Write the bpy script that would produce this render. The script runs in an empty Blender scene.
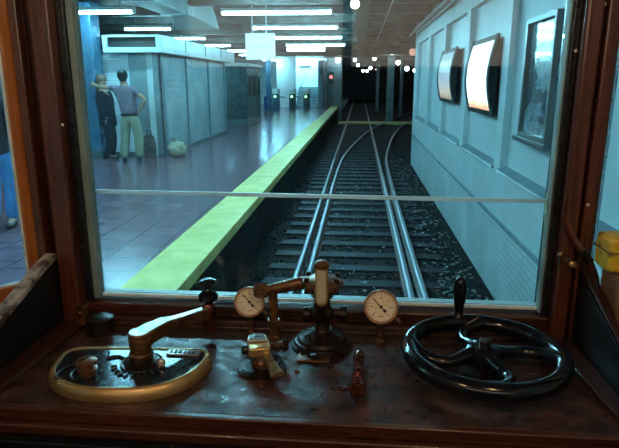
import bpy, bmesh, math, random
from math import sin, cos, pi, radians
from mathutils import Vector as V, Matrix
random.seed(7)
scene = bpy.context.scene
C = scene.collection

# ------------------------------------------------------------------ camera, world, exposure
PITCH, YAW, FPX = radians(14.25), radians(5.0), 559.0
cam_data = bpy.data.cameras.new('camera'); cam = bpy.data.objects.new('camera', cam_data); C.objects.link(cam)
cam.location = (0, 0, 0); cam.rotation_euler = (pi/2 - PITCH, 0, YAW)
cam_data.sensor_width = 36; cam_data.lens = FPX/619*36; cam_data.clip_start = .02; cam_data.clip_end = 300
scene.camera = cam
scene.view_settings.view_transform = 'Standard'; scene.view_settings.look = 'None'
scene.view_settings.gamma = 1; scene.view_settings.use_curve_mapping = False
scene.view_settings.exposure = 0.15
world = bpy.data.worlds.new('world'); scene.world = world; world.use_nodes = True
world.node_tree.nodes['Background'].inputs[0].default_value = (.10, .16, .2, 1)
world.node_tree.nodes['Background'].inputs[1].default_value = .12

WARM = (1.0, .70, .42)
TUBE_E = 90.0

# pixel of the photograph -> point in the world at a known depth / height / side
def _ray(x, y):
    a = (x-309.5)/FPX; b = -(y-224)/FPX
    v = V((a, cos(PITCH)+sin(PITCH)*b, -sin(PITCH)+cos(PITCH)*b))
    c, s = cos(YAW), sin(YAW)
    return V((v.x*c-v.y*s, v.x*s+v.y*c, v.z))
def atY(x, y, Y): r = _ray(x, y); return r*(Y/r.y)
def atZ(x, y, z): r = _ray(x, y); return r*(z/r.z)
def atX(x, y, X): r = _ray(x, y); return r*(X/r.x)

# ------------------------------------------------------------------ materials
def mat(name, col, rough=.5, metal=0, emit=None, es=0, coat=0, spec=.5):
    m = bpy.data.materials.new(name); m.use_nodes = True
    b = m.node_tree.nodes['Principled BSDF']
    b.inputs['Base Color'].default_value = (*col, 1); b.inputs['Roughness'].default_value = rough
    b.inputs['Metallic'].default_value = metal; b.inputs['Coat Weight'].default_value = coat
    b.inputs['Coat Roughness'].default_value = .15; b.inputs['Specular IOR Level'].default_value = spec
    if emit: b.inputs['Emission Color'].default_value = (*emit, 1); b.inputs['Emission Strength'].default_value = es
    return m
def N(m, t): return m.node_tree.nodes.new(t)
def L(m, a, b): m.node_tree.links.new(a, b)
def noisy(m, c1, c2, scale=(8, 8, 8), detail=6, lo=.35, hi=.65, bump=0, rvar=None, dist=.01, c3=None):
    """mottle the base colour between c1 and c2 in object space; optional bump and roughness variation"""
    b = m.node_tree.nodes['Principled BSDF']
    tc = N(m, 'ShaderNodeTexCoord'); mp = N(m, 'ShaderNodeMapping'); mp.inputs['Scale'].default_value = scale
    L(m, tc.outputs['Object'], mp.inputs['Vector'])
    n = N(m, 'ShaderNodeTexNoise'); n.inputs['Scale'].default_value = 1; n.inputs['Detail'].default_value = detail
    n.inputs['Roughness'].default_value = .65
    L(m, mp.outputs[0], n.inputs['Vector'])
    r = N(m, 'ShaderNodeValToRGB'); r.color_ramp.elements[0].position = lo; r.color_ramp.elements[1].position = hi
    r.color_ramp.elements[0].color = (*c1, 1); r.color_ramp.elements[1].color = (*c2, 1)
    if c3: e = r.color_ramp.elements.new(min(.99, hi+.08)); e.color = (*c3, 1)
    L(m, n.outputs[0], r.inputs[0]); L(m, r.outputs[0], b.inputs['Base Color'])
    if bump:
        bp = N(m, 'ShaderNodeBump'); bp.inputs['Strength'].default_value = bump; bp.inputs['Distance'].default_value = dist
        L(m, n.outputs[0], bp.inputs['Height']); L(m, bp.outputs[0], b.inputs['Normal'])
    if rvar:
        n2 = N(m, 'ShaderNodeTexNoise'); n2.inputs['Scale'].default_value = 2.3; n2.inputs['Detail'].default_value = 5
        L(m, mp.outputs[0], n2.inputs['Vector'])
        mr = N(m, 'ShaderNodeMapRange'); mr.inputs[1].default_value = .3; mr.inputs[2].default_value = .7
        mr.inputs[3].default_value = rvar[0]; mr.inputs[4].default_value = rvar[1]
        L(m, n2.outputs[0], mr.inputs[0]); L(m, mr.outputs[0], b.inputs['Roughness'])
    return m

wood = noisy(mat('red_brown_wood', (.13, .03, .012), .32, coat=1), (.040, .010, .006), (.15, .042, .020), (70, 70, 5), 7, .3, .72, bump=.25, rvar=(.22, .42), dist=.002)
orange = noisy(mat('orange_wood', (.5, .14, .03), .35, coat=.3), (.30, .085, .014), (.52, .175, .03), (60, 60, 4), 6, .3, .7, bump=.15, rvar=(.3, .5), dist=.002)
dwood = noisy(mat('dark_wood', (.05, .014, .008), .35, coat=.4), (.02, .006, .004), (.075, .02, .010), (40, 40, 5), 6, .3, .7, bump=.2, rvar=(.25, .5), dist=.002)
hwood = noisy(mat('horizontal_wood', (.1, .03, .015), .3, coat=.3), (.018, .006, .005), (.10, .03, .017), (5, 70, 70), 9, .3, .66, c3=(.30, .15, .09), bump=.25, rvar=(.2, .5), dist=.002)  # lightest tone: worn scratches with their edge highlights put into the colour
ywood = noisy(mat('depthwise_wood', (.1, .03, .015), .4), (.012, .005, .004), (.06, .02, .012), (70, 6, 70), 7, .3, .7, bump=.25, rvar=(.25, .5), dist=.002)
wornsheen = noisy(mat('worn_wood_sheen', (.2, .1, .05), .5), (.06, .04, .03), (.50, .46, .42), (22, 14, 22), 9, .42, .6, bump=.6, rvar=(.3, .6), dist=.004)  # worn wood with its grey-white reflection put into the pale tone
desk_m = noisy(mat('worn_desk_top', (.05, .025, .02), .3, spec=.28), (.014, .008, .008), (.095, .045, .035), (17, 17, 17), 14, .38, .64, bump=.6, rvar=(.2, .6), dist=.003, c3=(.22, .13, .09))
black = noisy(mat('black_paint', (.008, .009, .012), .22, coat=.3), (.006, .006, .008), (.018, .02, .026), (30, 30, 30), 6, bump=.15, rvar=(.15, .4), dist=.002)
enamel = noisy(mat('blue_black_enamel', (.006, .008, .013), .16, coat=.2), (.003, .004, .006), (.008, .012, .02), (25, 25, 25), 5, bump=.3, rvar=(.08, .2), dist=.001)
boardm = noisy(mat('black_board_paint', (.01, .011, .015), .6, spec=.25), (.003, .003, .004), (.011, .010, .011), (10, 10, 10), 8, bump=.3, rvar=(.45, .65), dist=.003)
brass = noisy(mat('old_brass', (.42, .25, .09), .34, .75), (.50, .33, .13), (.78, .56, .27), (10, 10, 10), 5, .3, .7, bump=.04, rvar=(.25, .45), dist=.001)
polished = noisy(mat('worn_bright_metal', (.75, .68, .55), .4, .8), (.62, .58, .50), (.85, .80, .72), (20, 20, 20), 5, bump=.03, rvar=(.34, .48), dist=.001)
bronze = noisy(mat('brown_bronze', (.12, .055, .03), .35, .65), (.05, .026, .016), (.36, .19, .09), (28, 28, 28), 8, .3, .72, bump=.3, rvar=(.2, .5), dist=.0015)
iron = noisy(mat('greasy_iron', (.03, .022, .02), .35, .6), (.010, .008, .008), (.05, .032, .026), (30, 30, 30), 8, .3, .72, bump=.4, rvar=(.2, .55), dist=.002)
copper = noisy(mat('copper_red', (.35, .1, .05), .22, .85), (.10, .028, .02), (.34, .11, .07), (50, 50, 50), 6, bump=.3, rvar=(.12, .35), dist=.001)
cast = noisy(mat('hammered_black_plate', (.012, .02, .03), .22, .5, coat=.4), (.008, .011, .016), (.03, .045, .06), (70, 70, 70), 4, bump=.5, rvar=(.12, .3), dist=.0012)
putty = noisy(mat('grey_green_putty', (.22, .33, .3), .6), (.15, .25, .25), (.28, .40, .40), (20, 20, 9), 6, bump=.3)
blackrub = mat('black_rubber', (.01, .01, .011), .5)
paper = noisy(mat('gauge_paper', (.75, .66, .45), .6), (.80, .72, .52), (.95, .88, .70), (60, 60, 60), 4)
ink = mat('black_ink', (.01, .01, .01), .5)
cabpaint = mat('cab_lining', (.10, .05, .03), .5)
cream = mat('cream_cab_lining', (.50, .39, .26), .5)
ceilwood = mat('varnished_ceiling', (.16, .10, .06), .4)
whitestrip = noisy(mat('pale_sill_paint', (.6, .68, .68), .5), (.6, .72, .72), (.88, .93, .93), (15, 30, 30), 6)
yellow = noisy(mat('chipped_yellow_paint', (.62, .42, .02), .45), (.13, .08, .03), (.72, .5, .035), (26, 26, 26), 9, .36, .47, bump=.4, rvar=(.35, .6), dist=.002)
def glass_mat(name, tint, gl=.06):
    m = bpy.data.materials.new(name); m.use_nodes = True; nt = m.node_tree; nt.nodes.clear()
    o = nt.nodes.new('ShaderNodeOutputMaterial'); t = nt.nodes.new('ShaderNodeBsdfTransparent'); g = nt.nodes.new('ShaderNodeBsdfGlossy')
    t.inputs[0].default_value = (*tint, 1); g.inputs['Roughness'].default_value = .02
    f = nt.nodes.new('ShaderNodeFresnel'); f.inputs[0].default_value = 1.45
    x = nt.nodes.new('ShaderNodeMixShader')
    nt.links.new(f.outputs[0], x.inputs[0]); nt.links.new(t.outputs[0], x.inputs[1]); nt.links.new(g.outputs[0], x.inputs[2]); nt.links.new(x.outputs[0], o.inputs[0])
    return m
glass = glass_mat('window_glass', (.90, .97, 1.0))

# station
tile_floor = noisy(mat('platform_tiles', (.16, .12, .14), .3), (.115, .08, .095), (.185, .135, .155), (1.2, 1.2, 1.2), 6, bump=0, rvar=(.2, .42))
def add_bricks(m, sc, rowh, width, mortar, c1, c2, cm, bump=.2, axis='YZ', dist=.004):
    b = m.node_tree.nodes['Principled BSDF']
    tc = N(m, 'ShaderNodeTexCoord'); sp = N(m, 'ShaderNodeSeparateXYZ'); cb = N(m, 'ShaderNodeCombineXYZ')
    L(m, tc.outputs['Object'], sp.inputs[0])
    ix = {'X': 0, 'Y': 1, 'Z': 2}
    L(m, sp.outputs[ix[axis[0]]], cb.inputs[0]); L(m, sp.outputs[ix[axis[1]]], cb.inputs[1])
    br = N(m, 'ShaderNodeTexBrick'); L(m, cb.outputs[0], br.inputs['Vector'])
    br.inputs['Scale'].default_value = sc; br.inputs['Brick Width'].default_value = width; br.inputs['Row Height'].default_value = rowh
    br.inputs['Mortar Size'].default_value = mortar
    br.inputs['Color1'].default_value = (*c1, 1); br.inputs['Color2'].default_value = (*c2, 1); br.inputs['Mortar'].default_value = (*cm, 1)
    n = N(m, 'ShaderNodeTexNoise'); n.inputs['Scale'].default_value = 1.3; n.inputs['Detail'].default_value = 8
    L(m, tc.outputs['Object'], n.inputs['Vector'])
    mr = N(m, 'ShaderNodeMapRange'); mr.inputs[1].default_value = .3; mr.inputs[2].default_value = .7; mr.inputs[3].default_value = .72; mr.inputs[4].default_value = 1.08
    L(m, n.outputs[0], mr.inputs[0])
    mx = N(m, 'ShaderNodeVectorMath'); mx.operation = 'MULTIPLY'
    L(m, br.outputs['Color'], mx.inputs[0]); L(m, mr.outputs[0], mx.inputs[1]); L(m, mx.outputs[0], b.inputs['Base Color'])
    bp = N(m, 'ShaderNodeBump'); bp.inputs['Strength'].default_value = bump; bp.inputs['Distance'].default_value = dist; bp.invert = True
    L(m, br.outputs['Fac'], bp.inputs['Height']); L(m, bp.outputs[0], b.inputs['Normal'])
    return m
tile_floor = add_bricks(mat('platform_floor_tiles', (.1, .1, .1), .2), 1, .4, .4, .012, (.19, .105, .135), (.22, .125, .155), (.12, .07, .09), .08, 'YX')
brickwall = add_bricks(mat('white_painted_brick', (.6, .65, .65), .42), 1, .075, .22, .008, (.56, .64, .65), (.60, .68, .69), (.38, .47, .50), .35, 'YZ')
plaster = noisy(mat('pale_wall_panel', (.55, .63, .64), .45), (.46, .55, .57), (.58, .66, .68), (1.2, 1.2, 1.2), 8)
wallgrey = noisy(mat('grey_wall_paint', (.3, .36, .38), .5), (.12, .19, .22), (.22, .30, .33), (2, 2, 2), 8)
ceilm = noisy(mat('sooty_ceiling', (.09, .08, .07), .7), (.06, .052, .045), (.20, .175, .15), (1.3, 1.3, 1.3), 8, bump=.3)
beamm = noisy(mat('ceiling_beam', (.12, .12, .11), .6), (.06, .06, .055), (.20, .20, .18), (1.5, 1.5, 1.5), 8)
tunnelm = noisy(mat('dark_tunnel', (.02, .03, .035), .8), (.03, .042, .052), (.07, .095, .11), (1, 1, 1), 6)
ballast = noisy(mat('oily_ballast', (.02, .02, .022), .75, spec=.12), (.004, .005, .006), (.026, .028, .032), (22, 22, 22), 10, .4, .7, bump=1.0, dist=.05)
sleeper = noisy(mat('grimy_sleeper', (.04, .045, .05), .6, spec=.2), (.004, .006, .009), (.016, .022, .030), (5, 16, 16), 8, bump=.5, dist=.01)
railside = mat('rusty_rail', (.04, .03, .028), .5, .6)
railhead = mat('bright_rail', (.30, .34, .38), .36, .9)
yel_band = noisy(mat('yellow_platform_edge', (.6, .62, .1), .5), (.50, .46, .12), (.78, .70, .24), (3, 3, 3), 10, .3, .62, bump=.2, rvar=(.35, .6))
concrete = noisy(mat('dirty_concrete', (.08, .08, .08), .75, spec=.15), (.008, .009, .010), (.035, .038, .04), (3, 3, 3), 8, bump=.4)
bluecol = noisy(mat('blue_enamel_column', (.06, .16, .27), .3), (.045, .13, .22), (.07, .18, .28), (1.5, 1.5, 1.5), 6, rvar=(.2, .4))
shutter_m = noisy(mat('galvanised_shutter', (.28, .36, .38), .42, .35), (.17, .24, .26), (.28, .36, .39), (1.6, 1.6, 1.6), 6)
shutter_w = noisy(mat('white_shutter', (.7, .78, .8), .4), (.6, .7, .74), (.8, .86, .88), (1.6, 1.6, 1.6), 5)
fascia_m = noisy(mat('pale_fascia', (.5, .6, .6), .35), (.42, .53, .54), (.58, .68, .68), (1.5, 1.5, 1.5), 6)
darkmetal = noisy(mat('dark_kiosk_metal', (.05, .075, .085), .35, .3), (.03, .05, .058), (.075, .11, .12), (4, 4, 4), 6, rvar=(.25, .45))
greymetal = mat('grey_frame_metal', (.12, .16, .17), .35, .5)
whiteenam = mat('white_enamel', (.8, .84, .86), .35)
tube_m = mat('fluorescent_tube', (.9, .95, 1), .4, emit=(.34, .85, 1.0), es=TUBE_E)
fixt_m = mat('lamp_housing', (.5, .56, .56), .4)
globe_m = mat('tunnel_lamp_glass', (1, 1, 1), .3, emit=(.85, 1, .98), es=26)
warm_m = mat('warm_bulb_glass', (1, 1, 1), .3, emit=(1, .80, .5), es=22)
orange_l = mat('amber_lamp_glass', (1, .5, .4), .3, emit=(1, .42, .28), es=.7)
red_l = mat('red_signal_lens', (1, .2, .2), .3, emit=(1, .12, .10), es=3)
green_l = mat('green_arrow_lamp', (.2, 1, .3), .3, emit=(.3, 1, .35), es=4)
pipe_m = noisy(mat('painted_pipe', (.25, .2, .15), .5), (.12, .10, .08), (.32, .27, .20), (4, 4, 4), 5)

# ------------------------------------------------------------------ mesh builder
class MB:
    def __init__(s): s.v = []; s.f = []
    def add(s, vs, fs):
        o = len(s.v); s.v += [V(x) for x in vs]; s.f += [[i+o for i in f] for f in fs]; return s
    def box(s, x0, x1, y0, y1, z0, z1):
        return s.add([(x0,y0,z0),(x1,y0,z0),(x1,y1,z0),(x0,y1,z0),(x0,y0,z1),(x1,y0,z1),(x1,y1,z1),(x0,y1,z1)],
                     [(0,3,2,1),(4,5,6,7),(0,1,5,4),(1,2,6,5),(2,3,7,6),(3,0,4,7)])
    def obox(s, M, sx, sy, sz):
        h = MB().box(-sx/2, sx/2, -sy/2, sy/2, -sz/2, sz/2)
        return s.add([M @ v for v in h.v], h.f)
    def quadbox(s, A, B, w, h, up=V((0,0,1))):
        """bar from A to B, width w sideways, height h along up"""
        A, B = V(A), V(B); d = (B-A).normalized(); r = d.cross(up).normalized(); u = r.cross(d).normalized()
        vs = []
        for P in (A, B):
            for a, b in ((-1,-1),(1,-1),(1,1),(-1,1)): vs.append(P + r*(a*w/2) + u*(b*h/2))
        return s.add(vs, [(3,2,1,0),(4,5,6,7),(0,1,5,4),(1,2,6,5),(2,3,7,6),(3,0,4,7)])
    def tube(s, pts, rad, n=12, closed=False, caps=True):
        pts = [V(p) for p in pts]; m = len(pts)
        rad = rad if isinstance(rad, (list, tuple)) else [rad]*m
        rings = []; prev = None
        for i, p in enumerate(pts):
            if closed: t = (pts[(i+1) % m]-pts[i-1]).normalized()
            else: t = (pts[min(i+1, m-1)]-pts[max(i-1, 0)]).normalized()
            if prev is None:
                a = V((0,0,1)) if abs(t.z) < .9 else V((1,0,0)); u = t.cross(a).normalized()
            else: u = (prev - t*prev.dot(t)).normalized()
            prev = u; w = t.cross(u)
            rings.append([p + (u*cos(2*pi*k/n) + w*sin(2*pi*k/n))*rad[i] for k in range(n)])
        vs = [v for r in rings for v in r]; fs = []
        for i in range(m if closed else m-1):
            j = (i+1) % m
            for k in range(n): fs.append((i*n+k, i*n+(k+1)%n, j*n+(k+1)%n, j*n+k))
        if caps and not closed: fs += [tuple(range(n))[::-1], tuple((m-1)*n+k for k in range(n))]
        return s.add(vs, fs)
    def cyl(s, A, B, r, r2=None, n=20): return s.tube([A, B], [r, r if r2 is None else r2], n)
    def lathe(s, prof, O=(0,0,0), axis=(0,0,1), n=28):
        """prof = [(radius, height)...] along axis from O"""
        O = V(O); ax = V(axis).normalized(); a = V((1,0,0)) if abs(ax.x) < .9 else V((0,1,0))
        u = ax.cross(a).normalized(); w = ax.cross(u)
        vs = []; fs = []; m = len(prof)
        for r, h in prof:
            for k in range(n): vs.append(O + ax*h + (u*cos(2*pi*k/n)+w*sin(2*pi*k/n))*max(r, 1e-4))
        for i in range(m-1):
            for k in range(n): fs.append((i*n+k, i*n+(k+1)%n, (i+1)*n+(k+1)%n, (i+1)*n+k))
        fs += [tuple(range(n))[::-1], tuple((m-1)*n+k for k in range(n))]
        return s.add(vs, fs)
    def ball(s, c, r, n=16, sc=(1,1,1)):
        prof = [(sin(pi*i/n)*r, -cos(pi*i/n)*r) for i in range(n+1)]
        h = MB().lathe(prof, n=n*2)
        return s.add([V((v.x*sc[0], v.y*sc[1], v.z*sc[2]))+V(c) for v in h.v], h.f)
    def prism(s, poly, z0, z1, M=Matrix()):
        n = len(poly)
        return s.add([M @ V((x,y,z)) for z in (z0, z1) for x, y in poly], [tuple(range(n))[::-1], tuple(range(n, 2*n))] + [(i, (i+1)%n, n+(i+1)%n, n+i) for i in range(n)])
    def build(s, name, m, parent=None, bevel=0, smooth=40, seg=2):
        off = V(parent['_w']) if parent is not None else V((0,0,0))
        if parent is None:
            off = s.origin() if getattr(s, 'ctr', False) else off
        me = bpy.data.meshes.new(name); me.from_pydata([v-off for v in s.v], [], s.f); me.update()
        bm = bmesh.new(); bm.from_mesh(me); bmesh.ops.remove_doubles(bm, verts=bm.verts, dist=1e-6); bmesh.ops.recalc_face_normals(bm, faces=bm.faces); bm.to_mesh(me); bm.free()
        me.materials.append(m)
        if smooth:
            me.polygons.foreach_set('use_smooth', [True]*len(me.polygons)); me.set_sharp_from_angle(angle=radians(smooth))
        o = bpy.data.objects.new(name, me); C.objects.link(o)
        if parent is not None: o.parent = parent; o['_w'] = parent['_w']
        else: o['_w'] = tuple(off); o.location = off
        if bevel:
            b = o.modifiers.new('bevel', 'BEVEL'); b.width = bevel; b.segments = seg; b.limit_method = 'ANGLE'; b.angle_limit = radians(35)
            b.harden_normals = True
        return o
    def origin(s):
        xs = [v.x for v in s.v]; ys = [v.y for v in s.v]; zs = [v.z for v in s.v]
        return V(((min(xs)+max(xs))/2, (min(ys)+max(ys))/2, min(zs)))
def tag(o, label, cat, group=None, kind=None):
    o['label'] = label; o['category'] = cat
    if group: o['group'] = group
    if kind: o['kind'] = kind
    return o
def thing(name, label, cat, loc, group=None):
    o = bpy.data.objects.new(name, None); C.objects.link(o); o.location = loc; o['_w'] = tuple(loc); o.empty_display_size = .1
    return tag(o, label, cat, group)
def struct(name, mb, m, bevel=0, **k):
    o = mb.build(name, m, None, bevel, **k); o['kind'] = 'structure'; return o
def single(name, mb, m, label, cat, group=None, bevel=0):
    mb.ctr = True; return tag(mb.build(name, m, None, bevel), label, cat, group)
def copy_tree(o, off, parent=None):
    c = o.copy(); C.objects.link(c); c.parent = parent
    if parent is None: c.location = V(o.location)+V(off)
    for ch in [x for x in bpy.data.objects if x.parent == o]: copy_tree(ch, off, c)
    return c

# ================================================================== STATION (setting)
ZP, ZB = -1.65, -2.60          # platform floor, track bed
YE = 40.0
struct('platform_floor', MB().box(-14, -1.94, -3, YE, ZP-.12, ZP), tile_floor, smooth=0)
struct('platform_edge_band', MB().box(-1.94, -1.455, -3, YE, ZP-.12, ZP+.004), yel_band, .006)
struct('wall_platform_side', MB().box(-1.62, -1.52, -3, YE, ZB, ZP-.121), concrete)
struct('track_bed', MB().box(-1.62, 9.0, -3, 90, ZB-.3, ZB+.02), ballast, smooth=0)
struct('ceiling_station', MB().box(-14, 9.0, -3, YE+.6, 1.95, 2.2), ceilm, smooth=0)
cb = []
for i in range(20):
    y = 3.1 + i*1.9
    m_ = MB().box(-14, 1.72 if y < 18 else 9, y, y+.28, 1.62, 1.95)
    o = m_.build('ceiling_beam', beamm, None, .01); o['kind'] = 'structure'
struct('ceiling_girder', MB().box(-.15, .18, -3, YE, 1.55, 1.94), ceilm, .01)
# right wall
XW, YW = 1.70, 18.4
struct('wall_right', MB().box(XW, 2.0, -3, YW, ZB, -1.66), brickwall, smooth=0)
struct('wall_right_dado', MB().box(XW-.02, XW+.06, -3, YW, -1.66, -1.60), wallgrey, .01)
bays = [(-2.6,-.4), (-.1, 2.0), (2.3, 4.35), (4.65, 6.88), (7.18, 9.42), (9.75, 12.0), (12.35, 14.6), (14.95, 17.4)]
m_ = MB().box(XW, 2.0, -3, YW, -1.60, -1.02); m_.box(XW, 2.0, -3, YW, 1.10, 1.48)
edges = [-3]+[e for b in bays for e in b]+[YW]
for a, b in zip(edges[::2], edges[1::2]): m_.box(XW, 2.0, a, b, -1.02, 1.10)
struct('wall_right_upper', m_, plaster, smooth=0)
m_ = MB()
for a, b in bays: m_.box(XW+.09, XW+.14, a, b, -1.02, 1.10)
struct('wall_right_panels', m_, plaster, smooth=0)
for i, (a, b) in enumerate(bays):
    struct('trim_wall_ledge', MB().prism([(XW-.045, -1.045), (XW+.09, -1.045), (XW+.09, -.985), (XW-.03, -1.02)], a-.02, b+.02, Matrix(((1,0,0,0),(0,0,1,0),(0,1,0,0),(0,0,0,1)))), wallgrey, .004)
struct('trim_cornice', MB().box(XW-.10, XW+.3, -3, YW, 1.48, 1.56), wallgrey, .01)
struct('wall_right_top', MB().box(XW-.02, 2.0, -3, YW, 1.56, 1.95), ceilm)
# beyond: junction hall and tunnel
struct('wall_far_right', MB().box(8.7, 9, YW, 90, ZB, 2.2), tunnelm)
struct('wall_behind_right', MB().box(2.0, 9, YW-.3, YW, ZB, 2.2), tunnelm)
struct('wall_left', MB().box(-14, -13.7, -3, YE+12, ZP, 2.2), wallgrey)
struct('wall_rear', MB().box(-14, 2, -3.2, -3, ZB, 2.2), wallgrey)
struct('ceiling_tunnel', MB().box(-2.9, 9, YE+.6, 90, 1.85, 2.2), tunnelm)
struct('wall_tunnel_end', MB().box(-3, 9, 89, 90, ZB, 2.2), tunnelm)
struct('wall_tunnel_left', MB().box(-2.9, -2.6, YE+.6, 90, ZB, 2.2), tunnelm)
struct('wall_tunnel_header', MB().box(-2.6, 9, YE-.3, YE+.6, 1.72, 1.95), plaster, .02)
struct('wall_tunnel_pier', MB().box(-2.3, -1.25, YE-.2, YE+.6, ZB, 1.62), wallgrey, .02)
struct('wall_platform_end', MB().box(-14, -2.6, YE+3.5, YE+3.7, ZP, 2.2), plaster)
struct('floor_platform_far', MB().box(-14, -2.6, YE, YE+3.5, ZP-.12, ZP), tile_floor)
struct('ceiling_platform_far', MB().box(-14, -2.6, YE+.6, YE+3.7, 1.95, 2.2), ceilm)
struct('track_crosswalk', MB().box(-1.3, 4.2, 35.6, 36.2, ZB+.02, -2.42), yel_band)

# ------------------------------------------------------------------ columns
def column(px0, px1, prow, Y, d, mtl, label, group=None, z0=ZP, z1=1.62):
    a, b = atY(px0, prow, Y).x, atY(px1, prow, Y).x
    t = thing('steel_column', label, 'column', ((a+b)/2, Y+d/2, z0), group)
    MB().box(a, b, Y, Y+d, z0, z1).build('shaft', mtl, t, .02)
    MB().box(a-.04, b+.04, Y-.04, Y+d+.04, z0, z0+.18).build('base', greymetal, t, .01)
    MB().box(a-.05, b+.05, Y-.05, Y+d+.05, z1-.16, z1).build('capital', mtl, t, .01)
    return t
column(70, 97, 100, 11.95, .45, bluecol, 'blue enamelled column the man in the purple shirt reaches out to')
column(387, 394, 85, 37.6, .35, wallgrey, 'pale column between the two dark tunnel mouths', z0=ZB)
column(400, 403, 85, 44, .35, greymetal, 'slim grey column inside the right tunnel mouth', z0=ZB, z1=1.85)
column(376, 379, 85, 52, .4, greymetal, 'slim grey column standing deep in the left tunnel', z0=ZB, z1=1.85)
column(266, 271, 85, 30.5, .3, bluecol, 'slim blue platform column behind the hanging white sign')

# ------------------------------------------------------------------ rails and sleepers
def rail(xf, y0, y1, label):
    pts = []; y = y0
    while y <= y1+.01: pts.append(V((xf(y), y, 0))); y += 1.0
    t = thing('rail', label, 'rail', (xf(y0), y0, ZB+.04), 'rails of the junction')
    def sweep(prof):
        m_ = MB(); n = len(prof); vs = []
        for i, p in enumerate(pts):
            d = (pts[min(i+1, len(pts)-1)]-pts[max(i-1, 0)]).normalized(); r = V((d.y, -d.x, 0))
            for a, z in prof: vs.append(p + r*a + V((0,0,z)))
        fs = [(i*n+k, i*n+(k+1)%n, (i+1)*n+(k+1)%n, (i+1)*n+k) for i in range(len(pts)-1) for k in range(n)]
        fs += [tuple(range(n))[::-1], tuple((len(pts)-1)*n+k for k in range(n))]
        return m_.add(vs, fs)
    b = ZB+.04; h = -2.45
    sweep([(-.065, b), (.065, b), (.065, b+.012), (.009, b+.03), (.009, h-.03), (-.009, h-.03), (-.009, b+.03), (-.065, b+.012)]).build('rail_web', railside, t)
    sweep([(-.032, h-.03), (.032, h-.03), (.032, h-.008), (.022, h), (-.022, h), (-.032, h-.008)]).build('rail_head', railhead, t)
offs = [(-3,.165), (10,.165), (14,.18), (17,.22), (19,.28), (22,.50), (27,.98), (32,1.65), (36,2.4), (42,3.7), (50,5.6), (60,8)]
def div(y):
    for (a, p), (b, q) in zip(offs, offs[1:]):
        if y <= b:
            i = offs.index((a, p)); t = (y-a)/(b-a)
            m0 = (q-offs[max(i-1,0)][1])/(b-offs[max(i-1,0)][0]) if i else 0
            j = min(i+2, len(offs)-1); m1 = (offs[j][1]-p)/(offs[j][0]-a)
            h = b-a
            return p*(2*t**3-3*t*t+1)+m0*h*(t**3-2*t*t+t)+q*(3*t*t-2*t**3)+m1*h*(t**3-t*t)
    return offs[-1][1]
XL, XR = -.785, .665
rail(lambda y: XL, -2, 80, 'leftmost straight rail, nearest to the platform')
rail(lambda y: XR, -2, 80, 'straight right-hand rail, inner rail of the right pair')
rail(lambda y: XL+div(y), -2, 52, 'curving rail just inside the leftmost rail, crossing to the right')
rail(lambda y: XR+div(y), -2, 52, 'rightmost rail, nearest to the brick wall, curving off right')
s0 = None
for i in range(70):
    y = 2.0+i*.62
    w = div(y+.0)
    if s0 is None:
        s0 = MB().box(XL-.45, XR+.62, y-.12, y+.12, ZB+.0, ZB+.045).build('sleeper', sleeper, None, .008)
        tag(s0, 'grimy sleeper under the rails, one of the evenly spaced row', 'sleeper', 'sleepers under the track')
    else:
        c = s0.copy(); C.objects.link(c); c.location = (0, y-2.0, 0)
        if 22 < y < 36: c.scale = (1+.3*max(0, w-.3), 1, 1)
# rubbish on the ballast along the wall
m_ = MB(); rng = random.Random(3)
for i in range(700):
    y = 5.2+rng.random()**1.6*14; x = rng.uniform(.98, 1.62) if i % 4 else rng.uniform(-.6, .5); s_ = rng.uniform(.015, .055); a = rng.uniform(0, 6.3); z = ZB+.05
    m_.obox(Matrix.Translation((x, y, z)) @ Matrix.Rotation(a, 4, 'Z') @ Matrix.Rotation(rng.uniform(-.5, .5), 4, 'X'), s_, s_*rng.uniform(.4, 1), s_*.25)
tag(m_.build('track_litter', noisy(mat('pale_litter', (.2, .22, .22), .7), (.05, .05, .045), (.26, .28, .26), (3, 3, 3), 3), None), 'scattered stones and paper scraps on the dark ballast', 'litter', kind='stuff')
m_ = MB(); rng = random.Random(5)
for i in range(2600):
    y = 5.0+rng.random()**1.5*20; x = rng.uniform(-1.5, 1.66); s_ = rng.uniform(.02, .05); z = ZB+.028
    m_.obox(Matrix.Translation((x, y, z)) @ Matrix.Rotation(rng.uniform(0, 6.3), 4, 'Z') @ Matrix.Rotation(rng.uniform(-1, 1), 4, 'X'), s_, s_*rng.uniform(.5, 1), s_*.7)
tag(m_.build('ballast_stones', concrete, None, smooth=0), 'loose dark ballast stones between platform, rails and wall', 'ballast', kind='stuff')

# ------------------------------------------------------------------ fluorescent lamps
def tube_lamp(x0, x1, y, z, label, group):
    t = thing('fluorescent_lamp', label, 'lamp', ((x0+x1)/2, y, z), group)
    MB().box(x0, x1, y-.09, y+.09, z+.05, z+.12).build('housing', fixt_m, t, .01)
    for dy in (-.045, .045): MB().cyl((x0+.03, y+dy, z+.02), (x1-.03, y+dy, z+.02), .024, n=10).build('tube', tube_m, t)
    for xe in (x0, x1-.03): MB().box(xe, xe+.03, y-.08, y+.08, z-.01, z+.06).build('end_cap', fixt_m, t)
    for xe in (x0+.3, x1-.3): MB().cyl((xe, y, z+.12), (xe, y, 1.96), .012, n=8).build('hanger', greymetal, t)
    return t
G1, G2 = 'fluorescent lamps over the platform edge', 'fluorescent lamps over the back of the platform'
rows = [1.6, 5.0, 8.5, 12.0, 15.3, 18.7, 22.4, 26.2, 30, 33.8, 37.2]
names = {12.0: 'brightest fluorescent lamp at the top of the window, above the hanging sign', 15.3: 'second fluorescent lamp hanging behind the brightest one',
         18.7: 'third fluorescent lamp down the platform edge, right of the sign', 22.4: 'fourth fluorescent lamp down the platform edge, above the white stair'}
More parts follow.
